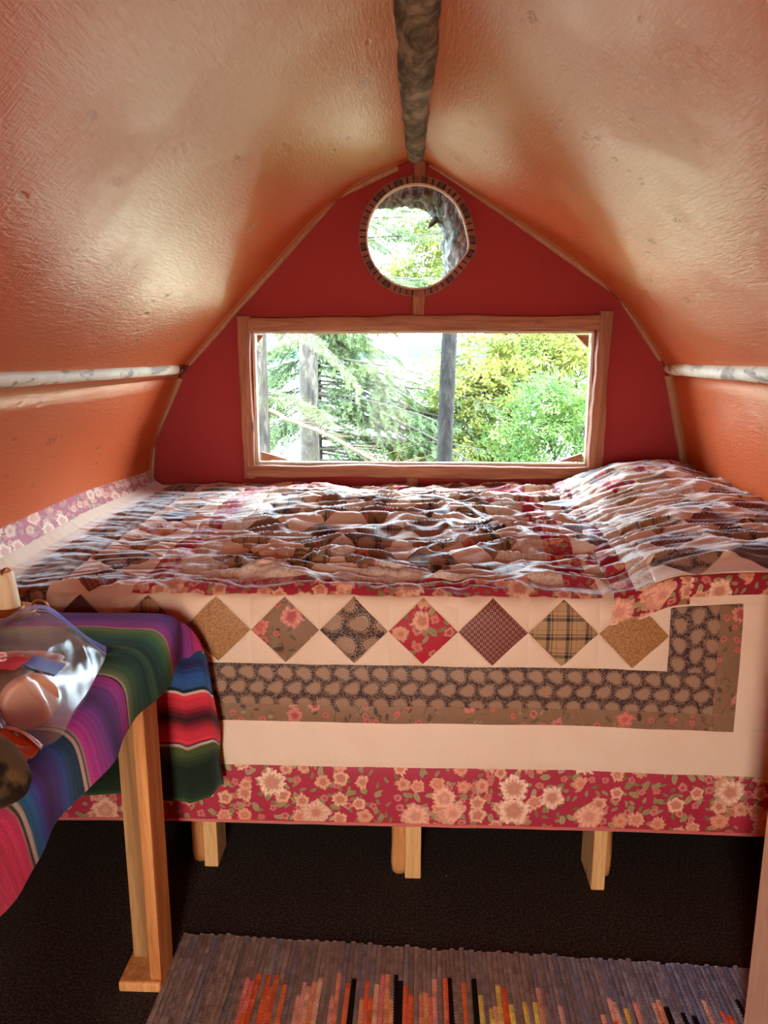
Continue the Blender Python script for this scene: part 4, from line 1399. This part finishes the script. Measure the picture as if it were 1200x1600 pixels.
cp = np.sign(np.cos(ph)) * np.abs(np.cos(ph)) ** 0.7
rr = 1 + 0.03 * fbm(np.cos(th) * 1.5 + 2, np.sin(th) * 1.5 + ph, 105, 2)
V = np.stack([oc[0] + 0.076 * rr * cp * np.cos(th), oc[1] + 0.060 * rr * cp * np.sin(th), oc[2] + 0.036 * rr * np.sin(ph)], 1)
V[:, 2] -= 0.30 * np.clip(V[:, 0] - (XE - 0.02), 0, None)
tag(obj('olive_pouch', V, gridfaces(48, 28, True), OL.m, loc=(oc[0], oc[1], ZB)), 'rounded olive brown pouch with dark blotches on the near end of the blanket', 'pouch')

# ------------------------------------------------------------------ rag rug, a rib for every cord
rug = tag(empty('rag_rug', (0.12, 1.1, 0.0)), 'grey-blue woven rag rug with orange, pink and yellow cords on the dark carpet', 'rug')
RUGM = Mat('rag_cord')
_n = RUGM.noise(RUGM.coord('Object'), 260, 3, 0.65)
RUGM.set(color=RUGM.mix(_n.ss(0.35, 0.8) * 0.38, RUGM.attr(), (0.02, 0.018, 0.02)), rough=0.95, spec=0.05)
RUGM.bump(_n, 0.6, 0.004)
NR = 126
YN = 0.72
bright = [(0.62, 0.20, 0.11), (0.58, 0.14, 0.045), (0.66, 0.28, 0.12), (0.62, 0.17, 0.14), (0.55, 0.10, 0.03), (0.62, 0.32, 0.20), (0.50, 0.26, 0.20)]
rr = random.Random(5)
prof = [(-0.5, 0.2), (-0.44, 0.75), (-0.2, 1.0), (0.2, 1.0), (0.44, 0.75), (0.5, 0.2)]
for k in range(NR):
    f = k / (NR - 1)
    x0 = -0.508 + f * 1.262
    y1 = 1.500 - f * 0.056 + 0.004 * vnoise(k * .4, 0.1, 7) + rr.uniform(-.002, .002)
    w = 1.262 / NR
    L = y1 - YN
    n = int(L / 0.0036)
    ys = np.linspace(y1, YN, n)
    base_l = np.array((0.32, 0.265, 0.225)); base_r = np.array((0.29, 0.37, 0.53))
    bl = base_l * (1 - sstep(0.55, 0.9, f)) + base_r * sstep(0.55, 0.9, f)
    bl = bl * (0.85 + 0.3 * rr.random())
    if rr.random() < 0.2: bl = bl * np.array((0.85, 0.97, 1.2))
    colr = np.tile(bl, (n, 1))
    on = 0.13 < f < 0.93 and rr.random() < (0.62 if f < 0.62 else 0.42)
    if on:
        c = np.array(bright[rr.randrange(len(bright))])
        if f > 0.50 and rr.random() < 0.30: c = np.array((0.70, 0.42, 0.08))
        if f > 0.62 and rr.random() < 0.45: c = np.array((0.50, 0.34, 0.28))
        st = y1 - rr.uniform(0.075, 0.155) - 0.02 * (f > 0.62)
        m_ = ys < st
        colr[m_] = np.minimum(c * (1.5 + 0.5 * rr.random()) + 0.02, 0.92)
        if rr.random() < 0.5:
            m2 = ys < st - rr.uniform(0.05, 0.2)
            colr[m2] = 1.5 * np.array(bright[rr.randrange(len(bright))])
    elif f > 0.2 and rr.random() < 0.14:
        st = y1 - rr.uniform(0.07, 0.14)
        colr[ys < st] = np.array((0.012, 0.011, 0.014))
    colr = colr * (1 + 0.25 * vnoise(ys * 60, k * 3.3, 9))[:, None]
    bead = np.where((np.arange(n) + k) % 2 == 0, 1.0, 0.38)
    V = np.array([(x0 + u * w * 1.14 * (0.9 + .1 * b_) + 0.0016 * math.sin(y * 9 + k) - (1.5 - y) * 0.006, y, h * 0.0048 * b_ + 0.001) for y, b_ in zip(ys, bead) for u, h in prof])
    obj('rag_cord', V, gridfaces(6, n)[:, ::-1], RUGM.m, rug, col=np.repeat(np.clip(colr, 0, 1), 6, 0))
# pale upright post at the right, standing on the rug
post = tag(empty('wooden_post', (0.67, 1.2, 0.0)), 'pale pinkish squared timber post standing at the right edge on the rug', 'post')
box('post_board', 0.652, 0.690, 1.195, 1.285, 0.0105, 1.40, PALEZ, post, 0.003)
box('post_face', 0.678, 0.760, 1.172, 1.195, 0.0105, 1.40, PINE, post, 0.003)

# ------------------------------------------------------------------ outside
GR = Mat('forest_floor')
_n = GR.noise(GR.coord('Object'), 6, 5, 0.6)
GR.set(color=GR.mix(_n, (0.05, 0.07, 0.02), (0.10, 0.07, 0.035)), rough=0.95).bump(_n, 0.6, 0.05)
gx, gy = np.meshgrid(np.linspace(-14, 14, 60), np.concatenate([np.linspace(-8, 3.4, 14), np.linspace(3.6, 16, 40)]))
gz = -0.35 - np.clip(gy - 3.5, 0, None) * 0.26 + 0.08 * fbm(gx * .7, gy * .7, 111, 3)
gz = np.where((np.abs(gx) < 1.6) & (gy < 3.4), -0.35, gz)
tag(obj('ground', np.stack([gx.ravel(), gy.ravel(), gz.ravel()], 1), gridfaces(60, 54), GR.m), kind='structure')
LK = Mat('lake_water')
LK.set(color=(0.35, 0.42, 0.45), rough=0.12, spec=0.6)
LK.bump(LK.noise(LK.coord('Object', (1, 2.2, 1)), 1.6, 3), 0.15, 0.1)
lx, ly = np.meshgrid(np.linspace(-700, 700, 30), np.concatenate([np.linspace(11, 60, 10), np.linspace(80, 520, 14)]))
tag(obj('lake', np.stack([lx.ravel(), ly.ravel(), np.full(lx.size, -2.6)], 1), gridfaces(30, 24), LK.m), kind='structure')
# far shore: a long low wooded rise
SH = Mat('far_forest')
_n = SH.noise(SH.coord('Object', (1, 1, 2)), 0.06, 5, 0.65)
SH.set(color=SH.mix(_n, (0.040, 0.075, 0.068), (0.055, 0.09, 0.08)), rough=1.0, spec=0.0).bump(_n, 1.0, 4.0)  # distance haze is put into this bluish-green base colour
hx = np.linspace(-600, 600, 240)
pr_ = [(0, 0.0), (4, .55), (14, .85), (40, 1.0), (120, 0.9)]
V = [(x, 480 + dy + 20 * math.sin(x * .01), -2.6 + hh * (15 + 5 * float(fbm(x * .008, 1.1, 121, 3)) + 1.6 * float(vnoise(x * .25, 0, 122)))) for dy, hh in pr_ for x in hx]
tag(obj('far_shore', np.array(V), gridfaces(240, 5), SH.m), kind='structure')


def leaf_mat(name, c1, c2, tr=0.35):
    M = Mat(name)
    n = M.noise(M.coord('Object'), 3.0, 3, 0.6)
    c = M.mix(n.ss(0.35, 0.65), c1, c2)
    M.set(color=c, rough=0.6, spec=0.25)
    t_ = M.nt.nodes.new('ShaderNodeBsdfTranslucent')
    M.nt.links.new(c.k, t_.inputs[0])
    mx = M.nt.nodes.new('ShaderNodeMixShader'); mx.inputs[0].default_value = tr
    M.nt.links.new(M.b.outputs[0], mx.inputs[1]); M.nt.links.new(t_.outputs[0], mx.inputs[2]); M.nt.links.new(mx.outputs[0], M.out.inputs[0])
    return M.m


NEEDLE = leaf_mat('spruce_needles', (0.15, 0.225, 0.10), (0.21, 0.255, 0.10), 0.3)
CEDARL = leaf_mat('cedar_leaves', (0.15, 0.19, 0.042), (0.28, 0.28, 0.06), 0.4)
SAPL = leaf_mat('sapling_leaves', (0.085, 0.165, 0.036), (0.12, 0.19, 0.04), 0.4)
TWIG = Mat('grey_twig').set(color=(0.07, 0.058, 0.042), rough=0.9).m
DEADW = Mat('dead_branch').set(color=(0.15, 0.10, 0.052), rough=0.9).m
TBARK = bark_material('grey_tree_bark', (0.115, 0.095, 0.072), (0.045, 0.035, 0.028), (0.07, 0.07, 0.035), (1, 1, 0.35), 0.8, 2.0)
DBARK = bark_material('dark_tree_bark', (0.026, 0.022, 0.018), (0.012, 0.010, 0.008), (0.02, 0.018, 0.014), (1, 1, 0.3), 0.8, 3.0)


def rot_about(v, axis, ang):
    c, s = np.cos(ang)[:, None], np.sin(ang)[:, None]
    return v * c + np.cross(axis, v) * s + axis * np.sum(axis * v, 1)[:, None] * (1 - c)


def unit(v): return v / (np.linalg.norm(v, axis=-1, keepdims=True) + 1e-9)


def needles(A, Bp, n, ln, wd, rng, spread=0.9):
    """thin triangles along segments A->B"""
    k = len(A)
    t = rng.random((k, n, 1))
    p = (A[:, None] + (Bp - A)[:, None] * t).reshape(-1, 3)
    d = np.repeat(unit(Bp - A), n, 0)
    r = unit(rng.normal(size=p.shape))
    side = unit(np.cross(d, r))
    dirn = unit(d * 0.75 + side * spread)
    w = unit(np.cross(dirn, rng.normal(size=p.shape)))
    l = ln * rng.uniform(.7, 1.25, (len(p), 1))
    V = np.stack([p - w * wd / 2, p + w * wd / 2, p + dirn * l], 1).reshape(-1, 3)
    return V, np.arange(len(V)).reshape(-1, 3)


def trunk(name, P, R, mat, parent=None, seed=1, n=18, label=None, amp=0.05):
    P = smooth_pts(P, 60, 2)
    R = np.interp(np.linspace(0, 1, 60), np.linspace(0, 1, len(R)), R)
    V, F = tube_vf(P, R, n, True, bark_rough(amp, 2.0, .25, seed))
    return obj(name, V, F, mat, parent)


def gz_at(y): return -0.40 - max(y - 3.5, 0) * 0.26


def bough(p0, d0, length, droop, rng, nseg=14, twigs=22, tl=0.22, plane=None, sub=True):
    """a spruce bough: returns main polyline and twig segments"""
    pts = [np.array(p0, float)]
    d = np.array(d0, float) / np.linalg.norm(d0)
    for i in range(nseg):
        d = d + np.array([rng.normal(0, .05), rng.normal(0, .05), -droop / nseg + rng.normal(0, .03)])
        d /= np.linalg.norm(d)
        pts.append(pts[-1] + d * length / nseg)
    pts = np.array(pts)
    A, Bt = [], []
    for i in range(twigs):
        f = 0.03 + 0.97 * (i + rng.random()) / twigs
        q = f * nseg
        k = min(int(q), nseg - 1)
        base = pts[k] + (pts[k + 1] - pts[k]) * (q - k)
        dd = unit(pts[k + 1] - pts[k])
        sd = unit(np.cross(dd, np.array([0, 0, 1.0]))) * (1 if i % 2 else -1)
        dv = unit(dd * 0.75 + sd * 0.8 + np.array([0, 0, rng.uniform(-.55, .1)]))
        l = tl * (1.1 - 0.75 * f) * rng.uniform(.7, 1.3)
        tip = base + dv * l + np.array([0, 0, -l * .2])
        A.append(base); Bt.append(tip)
        if sub:
            for m_ in range(3):
                g = rng.uniform(.25, .9)
                b2 = base + (tip - base) * g
                d2 = unit(dv + sd * rng.uniform(-1.0, 1.0) * .8 + dd * .3 + np.array([0, 0, rng.uniform(-.4, .2)]))
                A.append(b2); Bt.append(b2 + d2 * l * .45)
    A.append(pts[-2]); Bt.append(pts[-1])
    return pts, np.array(A), np.array(Bt)


def twig_tubes(A, Bp, r):
    """three-sided twigs, vectorised"""
    d = unit(Bp - A)
    a = unit(np.cross(d, np.array([0.3, 0.2, 0.93])))
    b = np.cross(d, a)
    V, n = [], len(A)
    for P_, rr_ in ((A, r), (Bp, r * .35)):
        for k in range(3):
            an = 2 * math.pi * k / 3
            V.append(P_ + (a * math.cos(an) + b * math.sin(an)) * rr_)
    V = np.stack(V, 1).reshape(-1, 3)
    o = np.arange(n)[:, None] * 6
    F = np.concatenate([o + np.array([[k, (k + 1) % 3, 3 + (k + 1) % 3, 3 + k]]) for k in range(3)])
    return V, F


def conifer(name, label, cat, trunk_pts, radii, bmat, boughs, seed, nl=0.026, nw=0.0062, nn=26, leaf=NEEDLE, group=None, tl=0.22, twn=22):
    rng = np.random.default_rng(seed)
    base = trunk_pts[0]
    e = tag(empty(name, base), label, cat, group)
    trunk('trunk', trunk_pts, radii, bmat, e, seed)
    tubes, A, B = [], [], []
    for (p0, d0, ln, dr) in boughs:
        pts, a, b = bough(p0, d0, ln, dr, rng, tl=tl, twigs=twn)
        V, F = tube_vf(pts, np.linspace(0.010, 0.0025, len(pts)) * (ln / 1.0) ** .5, 6)
        obj('branch', V, F, TWIG, e)
        A.append(a); B.append(b)
    if A:
        A, B = np.vstack(A), np.vstack(B)
        V, F = twig_tubes(A, B, 0.0022)
        obj('twigs', V, F, TWIG, e)['kind'] = 'stuff'
        V, F = needles(A, B, nn, nl, nw, rng)
        obj('needles', V, F, leaf, e, smooth=False)['kind'] = 'stuff'
    return e


# thick grey trunk at the left edge of the wide window
conifer('spruce_tree', 'thick grey tree trunk at the left edge of the wide window', 'tree', [(-1.02, 5.0, gz_at(5)), (-1.02, 5.0, 1.0), (-1.04, 5.0, 5.0)], [.095, .085, .06], TBARK,
        [((-1.0, 5.0, 1.55), (1, -.1, -.25), .8, .5), ((-1.0, 5.0, 1.05), (1, .3, .0), .5, .6)], 5)
# spruce whose boughs fill the left half
rb = np.random.default_rng(33)
bl_ = []
for z0, dx, ln, dr in ((1.85, 1.0, 1.5, 1.1), (1.62, 1.0, 1.9, .55), (1.50, 0.9, 1.2, .9), (1.42, 1.0, 2.0, .62), (1.22, 1.0, 1.9, .45), (1.05, .9, 1.5, .5), (0.92, 1.0, 1.8, .35), (0.72, .9, 1.5, .3), (.55, 1, 1.6, .2), (.42, 1, 1.8, .1), (.62, 1, 2.0, .25), (.85, .9, 2.0, .35), (1.12, .9, 1.7, .4),
                       (1.70, -.5, .7, .9), (1.30, -.6, .6, .7), (1.0, -.6, .6, .6), (.75, -.5, .6, .4), (2.3, .9, 1.9, .8), (2.6, .4, 1.5, .6), (2.15, .5, 1.3, .5)):
    for rep in range(4):
        lf_ = 0.40 if z0 > 1.35 else 0.72 if z0 > 1.15 else 1.0
        bl_.append(((-0.86, 6.5, z0 + rb.uniform(-.14, .14)), (dx, rb.uniform(-.75, .45), rb.uniform(-.15, .12)), ln * lf_ * rb.uniform(.75, 1.05), dr * rb.uniform(.8, 1.2)))
conifer('spruce_tree', 'spruce with drooping blue-green boughs filling the left half of the wide window', 'tree', [(-0.86, 6.5, gz_at(6.5)), (-0.86, 6.5, 1.0), (-0.84, 6.5, 7.0)], [.10, .082, .04], TBARK, bl_, 34, twn=30, nn=30, tl=.26)
# slim dark trunk in the middle of the window
conifer('pine_tree', 'slim dark bare trunk standing in the middle of the wide window', 'tree', [(0.165, 4.2, gz_at(4.2)), (0.175, 4.2, 0.6), (0.192, 4.2, 1.38), (0.30, 4.2, 4.5)], [.046, .041, .034, .03], DBARK,
        [((0.22, 4.25, 2.2), (-.8, .5, -.1), 1.2, .6), ((.22, 4.25, 2.0), (-1.0, .2, .05), 1.0, .2)], 41, tl=.16, twn=16)


def spray_cloud(center, size, n, rng, per=26, ln=0.10, lf=0.020, lw=0.010, droop=-.3):
    """flat leafy sprays scattered in an ellipsoid"""
    u = unit(rng.normal(size=(n, 3))) * (rng.random((n, 1)) ** .45)
    c = np.array(center) + u * np.array(size)
    d = unit(rng.normal(size=(n, 3)) * np.array([1, 1, .5]) + np.array([0, 0, droop]))
    s = unit(np.cross(d, rng.normal(size=(n, 3))))
    t = rng.random((n, per, 1))
    sg = np.where(rng.random((n, per, 1)) < .5, -1, 1)
    w = (1 - t) * .5 + .1
    p = c[:, None] + d[:, None] * t * ln + s[:, None] * sg * w * ln * rng.random((n, per, 1))
    dr = unit(d[:, None] + s[:, None] * sg * .7 + rng.normal(0, .25, (n, per, 3)))
    sd_ = unit(np.cross(dr, np.cross(d, s)[:, None] + rng.normal(0, .35, (n, per, 3))))
    p, dr, sd_ = p.reshape(-1, 3), dr.reshape(-1, 3), sd_.reshape(-1, 3)
    l = lf * rng.uniform(.6, 1.3, (len(p), 1))
    V = np.stack([p, p + dr * l * .5 + sd_ * lw / 2, p + dr * l, p + dr * l * .5 - sd_ * lw / 2], 1).reshape(-1, 3)
    return V, np.arange(len(V)).reshape(-1, 4), c, d


def broad_tree(name, label, trunk_pts, radii, bmat, clouds, leaf, seed, dens=1.0, **kw):
    rng = np.random.default_rng(seed)
    e = tag(empty(name, trunk_pts[0]), label, 'tree')
    trunk('trunk', trunk_pts, radii, bmat, e, seed, n=12)
    parts, tw = [], []
    tp = smooth_pts(trunk_pts, 40, 2)
    for (c, s, n) in clouds:
        V, F, cc_, dd = spray_cloud(c, s, int(n * dens), rng, **kw)
        parts.append((V, F))
        k = np.argmin(np.abs(tp[:, 2] - c[2] + .2))
        tip = np.array(c)
        P = lerp_pts(np.array([tp[k], (tp[k] + tip) / 2 + np.array([0, 0, .08]), tip]), 10)
        V, F = tube_vf(P, np.linspace(.016, .004, 10), 6)
        obj('branch', V, F, TWIG, e)
        sel = cc_[rng.random(len(cc_)) < .35]
        tw.append(twig_tubes(np.tile(tip, (len(sel), 1)) + rng.normal(0, .05, sel.shape), sel, 0.003))
    V, F = merge(parts)
    obj('leaves', V, F, leaf, e, smooth=False)['kind'] = 'stuff'
    V, F = merge(tw)
    obj('twigs', V, F, TWIG, e)['kind'] = 'stuff'
    return e


broad_tree('cedar_tree', 'sunlit yellow-green cedar filling the right half of the wide window', [(0.80, 6.2, gz_at(6.2)), (0.85, 6.2, .4), (0.72, 6.2, 1.5), (0.75, 6.2, 3.2)], [.05, .045, .035, .02], TBARK,
           [((.55, 6.1, 1.05), (.42, .4, .42), 150), ((1.05, 6.2, 1.35), (.5, .4, .32), 150), ((.65, 6.0, .50), (.45, .35, .28), 120), ((.25, 6.3, .75), (.35, .3, .30), 70),
            ((1.25, 6.2, 1.0), (.35, .35, .35), 70), ((1.7, 6.3, 1.35), (.35, .3, .25), 70), ((.6, 6.2, 1.9), (.5, .4, .35), 90), ((.35, 6.3, 2.5), (.4, .4, .35), 60), ((0.05, 6.4, .45), (.3, .3, .25), 50), ((.13, 6.1, 2.30), (.20, .3, .36), 70), ((.02, 6.1, 1.88), (.28, .3, .14), 40)],
           CEDARL, 51, dens=2.2, per=40, ln=.16, lf=.036, lw=.015)
broad_tree('birch_sapling', 'light green leafy sapling on a thin stem in front of the cedar', [(1.02, 5.4, gz_at(5.4)), (1.0, 5.4, .45), (.98, 5.4, 1.05), (.97, 5.4, 1.2)], [.010, .008, .006, .003], TWIG,
           [((.85, 5.4, .80), (.28, .2, .14), 45), ((1.2, 5.4, .75), (.28, .2, .18), 45), ((1.0, 5.4, 1.0), (.26, .2, .12), 40), ((.75, 5.4, .55), (.22, .2, .10), 30), ((1.4, 5.4, .55), (.2, .2, .15), 30)],
           SAPL, 52, dens=2.0, per=44, ln=.17, lf=.030, lw=.012)
broad_tree('maple_sapling', 'sparse green sapling with round leaves at the right edge of the wide window', [(1.66, 5.6, gz_at(5.6)), (1.62, 5.6, .5), (1.58, 5.6, 1.1)], [.010, .008, .004], TWIG,
           [((1.58, 5.6, .95), (.12, .15, .14), 9), ((1.6, 5.6, .65), (.12, .15, .14), 12)], SAPL, 53, per=10, ln=.14, lf=.06, lw=.045)
# dead bough slanting across the spruce
rng = np.random.default_rng(61)
e = None
pts = smooth_pts([(-0.98, 5.02, 0.93), (-0.55, 4.9, 0.80), (-0.15, 4.8, 0.58), (0.10, 4.75, 0.45)], 40, 2)
pts = pts + 0.008 * np.stack([fbm(np.arange(40) * .3, i, 131 + i, 2) for i in range(3)], 1)
V, F = tube_vf(pts, np.linspace(0.016, 0.007, 40), 8)
db = tag(obj('dead_bough', V, F, DEADW, loc=tuple(pts[0])), 'bare tan dead bough slanting down across the spruce', 'branch')
k = rng.integers(8, 39, 70)
A = pts[k]
B = A + np.stack([rng.uniform(.03, .30, 70), rng.uniform(-.12, .12, 70), rng.uniform(-.18, .16, 70)], 1)
V, F = twig_tubes(A, B, 0.0035)
obj('twigs', V, F, DEADW, db)['kind'] = 'stuff'
# shaggy crooked log just outside the round window
SHAG = bark_material('shaggy_bark', (0.32, 0.34, 0.31), (0.055, 0.056, 0.048), (0.13, 0.16, 0.08), (1.3, 1.3, 0.6), 1.0, 2.4)
P = smooth_pts([(0.225, 3.15, 1.41), (0.218, 3.15, 1.62), (0.198, 3.15, 1.80), (0.09, 3.14, 1.925), (-0.09, 3.13, 1.920), (-0.26, 3.12, 1.88)], 90, 3)
R = np.interp(np.linspace(0, 1, 90), [0, .3, .5, .7, 1], [.098, .095, .088, .075, .066])
V, F = tube_vf(P, R, 40, True, bark_rough(0.09, 2.2, .22, 141))
cl = tag(obj('crooked_log', V, F, SHAG, loc=(0.225, 3.15, 1.41)), 'shaggy grey crooked log arching outside the round window', 'log')
stub = lerp_pts(np.array([(0.14, 3.12, 1.82), (0.085, 3.11, 1.80), (0.055, 3.11, 1.765)]), 8)
V, F = tube_vf(stub, np.linspace(.03, .004, 8), 10, True, bark_rough(0.1, 2, .4, 142))
obj('branch_stub', V, F, SHAG, cl)
# boughs seen through the round window
conifer('fir_tree', 'fir with feathery boughs seen through the round window', 'tree', [(-0.75, 5.6, gz_at(5.6)), (-0.75, 5.6, 2.0), (-0.75, 5.6, 5.5)], [.08, .06, .03], TBARK,
        [((-0.72, 5.6, 2.06), (1, -.05, .03), 1.3, -.05), ((-0.72, 5.6, 2.35), (1, -.1, -.1), 1.2, .3), ((-0.72, 5.6, 1.80), (1, .0, .05), 1.3, .25), ((-0.72, 5.6, 2.6), (1, -.2, -.2), 1.0, .4), ((-.72, 5.6, 1.95), (.8, -.3, -.2), 1.0, .3), ((-.72, 5.6, 2.22), (.9, .1, .05), .8, .3), ((-.72, 5.6, 2.30), (.9, -.2, .0), .75, .4), ((-.72, 5.6, 2.45), (1, .1, -.1), .8, .4), ((-.72, 5.6, 1.75), (1, -.1, .1), 1.0, .2)], 71, twn=28)
